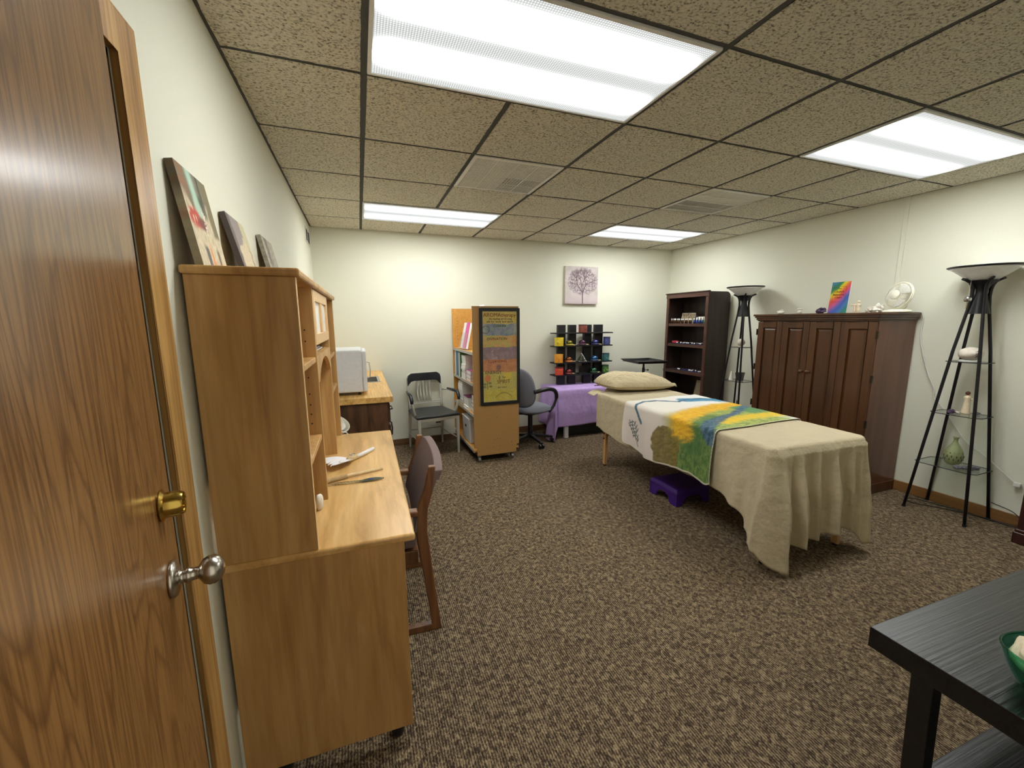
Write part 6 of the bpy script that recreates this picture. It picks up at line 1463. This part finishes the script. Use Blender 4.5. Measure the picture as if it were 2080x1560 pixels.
q.grid(hemf,30,5); q.build('pillowcase_hem', M['sheet2'], pl, smooth=True, solid=0.003)
# folded corner of the face-rest cover
q = MB(); q.grid(lambda u,v: (-0.30-0.13*u+0.02*v, 1.90+0.16*v-0.03*u, BZ+0.004-0.030*u*u), 14, 14)
fc_ = q.build('face_rest_cover', M['sheet'], smooth=True, solid=0.004); fc_.location = BO; fc_.rotation_euler = (0,0,BA); tag(fc_, 'loose tan cover corner poking out under the pillow at the head end', 'cover')

# purple step stool
st = thing('step_stool', 'purple plastic step stool on the carpet under the massage table', 'step stool', (2.30,0.63,0), 0)
hx, hy, zt_ = 0.165, 0.155, 0.135
q = MB(); i_ = 0.018
q.hexa([(-hx-0.004,-hy-0.004,zt_-0.03),(hx+0.004,-hy-0.004,zt_-0.03),(hx+0.004,hy+0.004,zt_-0.03),(-hx-0.004,hy+0.004,zt_-0.03)],[(-hx+0.01,-hy+0.01,zt_),(hx-0.01,-hy+0.01,zt_),(hx-0.01,hy-0.01,zt_),(-hx+0.01,hy-0.01,zt_)])
q.build('tread', M['purpleplastic'], st, bevel=0.006, segs=3)
def apron(L):
    pts = [(-L,0.0),(-L,zt_-0.031),(L,zt_-0.031),(L,0.0),(L-0.055,0.0)]; 
    for k in range(9): a = pi*k/8; pts.append(((L-0.07)*cos(a)*1.0, 0.0+0.075*sin(a)**0.5 if 0 < k < 8 else 0.02))
    pts.append((-L+0.055,0.0)); return pts
for y in (-hy,hy-0.014): q = MB(); q.prism(apron(hx),1,y,y+0.014); q.build('side_apron', M['purpleplastic'], st, bevel=0.003)
for x in (-hx,hx-0.014): q = MB(); q.prism(apron(hy-0.015),0,x,x+0.014); q.build('end_apron', M['purpleplastic'], st, bevel=0.003)
q = MB()
for k in range(9): q.box(-hx+0.03,hx-0.03,-hy+0.03+k*0.031,-hy+0.038+k*0.031,zt_-0.001,zt_+0.0015)
q.build('grip_ribs', M['purpleplastic'], st)

# ------------------------------------------------------------------ black console table, glass bowl, stones, slate
CT = thing('console_table', 'black woodgrain side table in the right foreground', 'table', (1.008,-1.345,0), radians(-1.3))
TL, TD, TH = 1.20, 0.50, 0.72
q = MB(); q.box(0,TL,-TD,0,TH-0.05,TH); q.build('table_top', M['blackwood'], CT, bevel=0.0015)
for x, lean in ((0.0,0.05),(TL-0.05,-0.05)):
    for y in (-0.101,-TD+0.04):
        q = MB(); q.hexa([(x+lean,y-0.019,0),(x+lean+0.036,y-0.019,0),(x+lean+0.036,y+0.019,0),(x+lean,y+0.019,0)],[(x+0.001,y-0.019,TH-0.05),(x+0.038,y-0.019,TH-0.05),(x+0.038,y+0.019,TH-0.05),(x+0.001,y+0.019,TH-0.05)]); q.build('leg', M['blackwood'], CT, bevel=0.002)
q = MB(); q.box(0.035,TL-0.035,-TD+0.03,-0.10,0.40,0.42); q.build('lower_shelf', M['blackwood'], CT, bevel=0.002)
gb_ = thing('glass_bowl', 'green glass bowl holding a pale stone on the black side table', 'bowl', (1.130,-1.592,0.7205), 0)
def gbp(u, v, off):
    a = 2*pi*u; r_ = (0.035+0.055*v**0.55)*(1+0.05*cos(2*a)); z = 0.075*v**1.5+0.006*v*cos(2*a+0.5)
    return ((r_-off)*cos(a), (r_-off)*sin(a), z+off*0.8)
q = MB(); q.grid(lambda u,v: gbp(u,v,0),48,16,closeu=True); q.grid(lambda u,v: gbp(u,v,0.004),48,16,closeu=True)
q.build('bowl_body', M['glassgreen'], gb_, smooth=True)
q = MB(); q.tube([Vector(gbp(k/48,1,0.002)) for k in range(48)],0.0026,8,closed=True); q.build('rim', M['glassgreen'], gb_, smooth=True)
q = MB(); q.lathe([(0.034,0.0008),(0.036,0.004),(0,0.004)],(0,0,0),28); q.build('foot', M['glassgreen'], gb_)
q = MB(); q.blob((1.128,-1.576,0.7205+0.062),(0.060,0.052,0.032),44,0.18,fr=1.6,n=24,m=16); tag(q.build('pale_stone', M['figcream'], smooth=True), 'cream stone inside the green glass bowl', 'stone')
q = MB(); q.prism([(1.53,-1.47),(1.60,-1.40),(1.69,-1.46),(1.66,-1.56),(1.56,-1.56)],2,0.7205,0.738); tag(q.build('slate_dish', M['greysteel'], bevel=0.004), 'grey angular glass dish at the right edge of the black table', 'dish')

# dark mahogany chest at the right edge of the photo
mc = thing('mahogany_chest', 'dark mahogany chest with moulded base cut by the right edge of the photo', 'chest', (3.80,-0.70,0))
q = MB(); q.box(0.012,0.30,-0.85,0,0.095,0.95); q.build('body', M['mahog'], mc, bevel=0.003)
q = MB(); q.box(-0.008,0.30,-0.86,0.010,0.0,0.075); q.box(0.0,0.30,-0.855,0.005,0.075,0.095); q.build('base_moulding', M['mahog'], mc, bevel=0.006, segs=3)
q = MB(); q.box(-0.010,0.30,-0.865,0.012,0.95,0.975); q.build('top_board', M['mahog'], mc, bevel=0.005)
for k in range(3):
    z = 0.12+0.275*k; q = MB(); q.box(-0.004,0.0115,-0.82,-0.03,z,z+0.26); d = q.build('drawer', M['mahog'], mc, bevel=0.005)
    for y in (-0.62,-0.23): q = MB(); q.lathe([(0.008,0),(0.006,0.012),(0.014,0.02),(0.010,0.027),(0,0.028)],(-0.004,y,z+0.13),18,(-1,0,0)); q.build('knob', M['bronze'], d, smooth=True)
